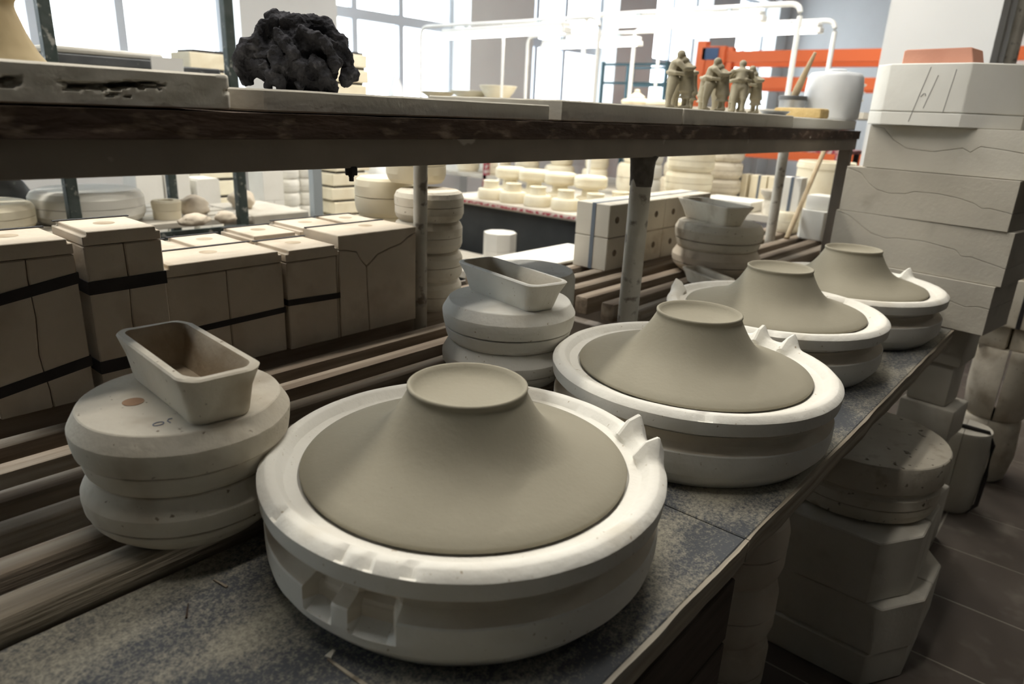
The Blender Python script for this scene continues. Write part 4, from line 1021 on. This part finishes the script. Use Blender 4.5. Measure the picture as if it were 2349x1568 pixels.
hanging_lamp('largest looking hanging fluorescent lamp, top centre right', (4.572, 3.058, 1.862), (4.60, 1.95, 1.862))
hanging_lamp('hanging fluorescent lamp just above the clay figurines', (5.32, 2.90, 1.86), (5.27, 1.82, 1.86))
def pipe_frame(label, pts, r, extra=()):
    t = thing('pipe_frame', label, 'frame', (pts[0][0], pts[0][1], 0)); o = Vector((pts[0][0], pts[0][1], 0))
    # rounded corners
    P = [Vector(p)-o for p in pts]; Q = [P[0]]
    for a, b, c in zip(P[:-2], P[1:-1], P[2:]):
        d1 = (a-b).normalized()*.07; d2 = (c-b).normalized()*.07
        for k in range(7):
            u = k/6; Q.append((b+d1)*(1-u)**2+b*2*u*(1-u)+(b+d2)*u*u)
    Q.append(P[-1])
    bm_obj('pipe', tube(Q, r, 12), 'white', t)
    for e in extra: bm_obj('upright', tube([Vector(p)-o for p in e], r*.8, 10), 'white', t)
pipe_frame('white bent pipe frame carrying the largest looking lamp', [(4.6, 1.72, 1.3355), (4.6, 1.72, 1.943), (4.6, 3.3, 1.943), (4.6, 3.3, 1.3355)], .016)
pipe_frame('white bent pipe frame nearest the white pillar, farther back', [(5.3, 1.73, 1.3355), (5.3, 1.73, 1.93), (5.3, 3.3, 1.93), (5.3, 3.3, 1.3355)], .016)
pipe_frame('thin pipe frame behind the largest lamp carrying the faint rear lamp', [(4.845, 2.80, 1.3355), (4.845, 2.80, 1.849), (4.845, 4.05, 1.849), (4.845, 4.05, 1.3355)], .012)
pipe_frame('thin pipe frame over the red edged table carrying the leftmost lamp', [(3.7, 2.55, .7205), (3.7, 2.55, 1.80), (3.7, 4.1, 1.80), (3.7, 4.1, .7205)], .011, (((3.7, 3.3, .7205), (3.7, 3.3, 1.80)),))

# right of the far pole: bench with mixed moulds
rb = thing('side_bench', 'pale side bench behind the far pole crowded with moulds', 'bench', (3.95, 1.50, 0))
box('top', 'shelf_pale', -.33, .44, -.42, .28, .765, .80, rb)
for a in (-.28, .38):
    for b in (-.37, .23): box('leg', 'dark', a-.025, a+.025, b-.025, b+.025, 0, .765, rb)
for i in range(3):
    small_round('wide cream mould in the left column on the side bench, %s from below' % ords[i], (3.83, 1.93+.0, .7205+.125*i), .135, .1245, 'plaster_cream', 'wide cream moulds on the side bench', 40, 200+i)
for i in range(4):
    small_round('tan mould in the right column on the side bench, %s from below' % ords[i], (4.20, 1.92, .7205+.10*i), .14, .0995, 'plaster_old', 'tan moulds on the side bench', 40, 210+i)
for i in range(3):
    small_round('white mould in the column left of the wide cream moulds, %s from below' % ords[i], (3.62, 2.08, .836+.085*i), .075, .0845, 'plaster_pale', 'white moulds left of the cream ones', 36, 220+i)
tag(box('plaster_bat', 'plaster_pale', 3.64, 3.86, 1.46, 1.76, .8005, .855, None, .004), 'thick white plaster bat on the side bench, seen end on', 'slab')
t = thing('pedestal_bowl', 'tan pedestal bowl standing in front of the thick plaster bat', 'bowl', (3.70, 1.36, .8005))
bm_obj('foot', lathe([(0, 0), (.06, 0), (.062, .055), (.05, .075), (0, .075)], 32), 'plaster_old', t); bm_obj('cup', lathe([(0, .0755), (.05, .0755), (.075, .105), (.082, .125), (.078, .125), (.05, .095), (0, .09)], 32), 'plaster_old', t)
for i, y in enumerate((2.02, 1.90, 1.79)):
    strapped_block('cream strapped block on the far side of the side bench, %s from the left' % ords[i], 4.27, 4.36, y-.21-.05, y-.21+.05, .8005, .15, 'plaster_cream', (), True, 'cream strapped blocks on the side bench')
t = thing('drum', 'large cream drum behind the far pole', 'drum', (4.24, 1.30, .8005))
bm_obj('wall', lathe([(0, 0), (.15, 0), (.153, .005), (.153, .26), (.148, .265), (.143, .26), (.143, .02), (0, .02)], 48), 'plaster_cream', t); bm_obj('band', lathe([(.1532, .225), (.158, .225), (.158, .245), (.1532, .245), (.1532, .225)], 48), 'plaster_cream', t)
small_round('short round mould at the far end of the slats', (3.27, 1.135, .7855), .068, .095, 'plaster_cream', None, 40, 230)
strapped_block('narrow upright white block with a strap on the short round mould', 3.235, 3.305, 1.085, 1.175, .881, .15, 'plaster_pale', (), True, None)
t = thing('octagonal_mould', 'white chamfered mould with a round hole beside the slab stack', 'mould', (3.20, .965, .7855), R(-12))
o8 = [(-.07, -.05), (-.04, -.075), (.07, -.075), (.07, .075), (-.04, .075), (-.07, .05)]
bm_obj('body', prism(o8, 0, .125, 'z', .003), 'plaster_pale', t, angle=25)
o = bm_obj('front_hole', lathe([(0, -.0004), (.012, -.0004), (.013, 0), (.0125, .0006), (.010, .0002), (0, .0001)], 20), 'hole', t, (.02, -.0752, .03), (R(90), 0, 0)); o['label'] = 'small round dark hole'
tag(bx and bm_obj('square_block', bx(bmesh.new(), -.05, .05, -.055, .055, 0, .06, .005, 2), 'plaster_pale', None, (3.21, .97, .9112), R(-10)), 'small white block on the white chamfered mould with a hole', 'block')
tag(bm_obj('wooden_stick', tube([(3.06, 1.050, .7862), (3.40, 1.06, 1.17)], [.011, .010], 10), 'handle'), 'pale wooden stick leaning between far pole and slab stack', 'stick')
# pink and navy bundles on a far shelf
fs = thing('far_shelf', 'far shelf holding pink and navy cloth bundles', 'shelf', (6.6, 2.5, 0))
box('board', 'red', -.25, .25, -.7, .7, 1.03, 1.06, fs)
for a in (-.2, .2):
    for b in (-.65, .65): box('post', 'dark', a-.02, a+.02, b-.02, b+.02, 0, 1.03, fs)
for i, (y, m, l) in enumerate(((2.98, 'pink', 'pink cloth bundle at the left of the far shelf'), (2.68, 'pink', 'pink cloth bundle in the middle of the far shelf'), (2.32, 'navy', 'navy cloth bundle on the far shelf'), (2.02, 'bag', 'pale film bundle at the right of the far shelf'))):
    lump(l, (6.5, y, 1.0605), (.12, .15, .07), m, 60+i, 'bundle', 'cloth bundles on the far shelf', 'cloth_bundle')

# teal and orange storage racks far back
tr = thing('teal_rack', 'thin teal steel shelving before the far windows', 'rack', (8.3, 4.95, 0))
for a in (-.3, .3):
    for b in (-.46, .02, .46): box('post', 'teal', a-.018, a+.018, b-.018, b+.018, 0, 1.90, tr)
for z in (1.88, 1.66, 1.40, .9, .4):
    for a in (-.3, .3): box('beam', 'teal', a-.012, a+.012, -.46, .46, z-.03, z, tr)
    box('side_beam', 'teal', -.3, .3, -.47, -.45, z-.03, z, tr)
orr = thing('orange_rack', 'orange pallet rack at the far end of the hall', 'rack', (9.3, 3.0, 0))
for b in (-2.6, 1.5):
    for a in (-.4, .4): box('post', 'orange', a-.06, a+.06, b-.06, b+.06, 0, 2.2, orr)
for z in (2.02, 1.72, .9):
    for a in (-.4, .4): box('beam', 'orange', a-.03, a+.03, -2.54, 1.44, z-.07, z+.06, orr)
o = box('end_frame', 'orange', -.45, -.36, 1.18, 1.56, 1.60, 2.14, orr); o = box('sign_panel', 'bluepanel', -.46, -.451, 1.26, 1.48, 1.98, 2.12, orr); o['label'] = 'dark blue panel'
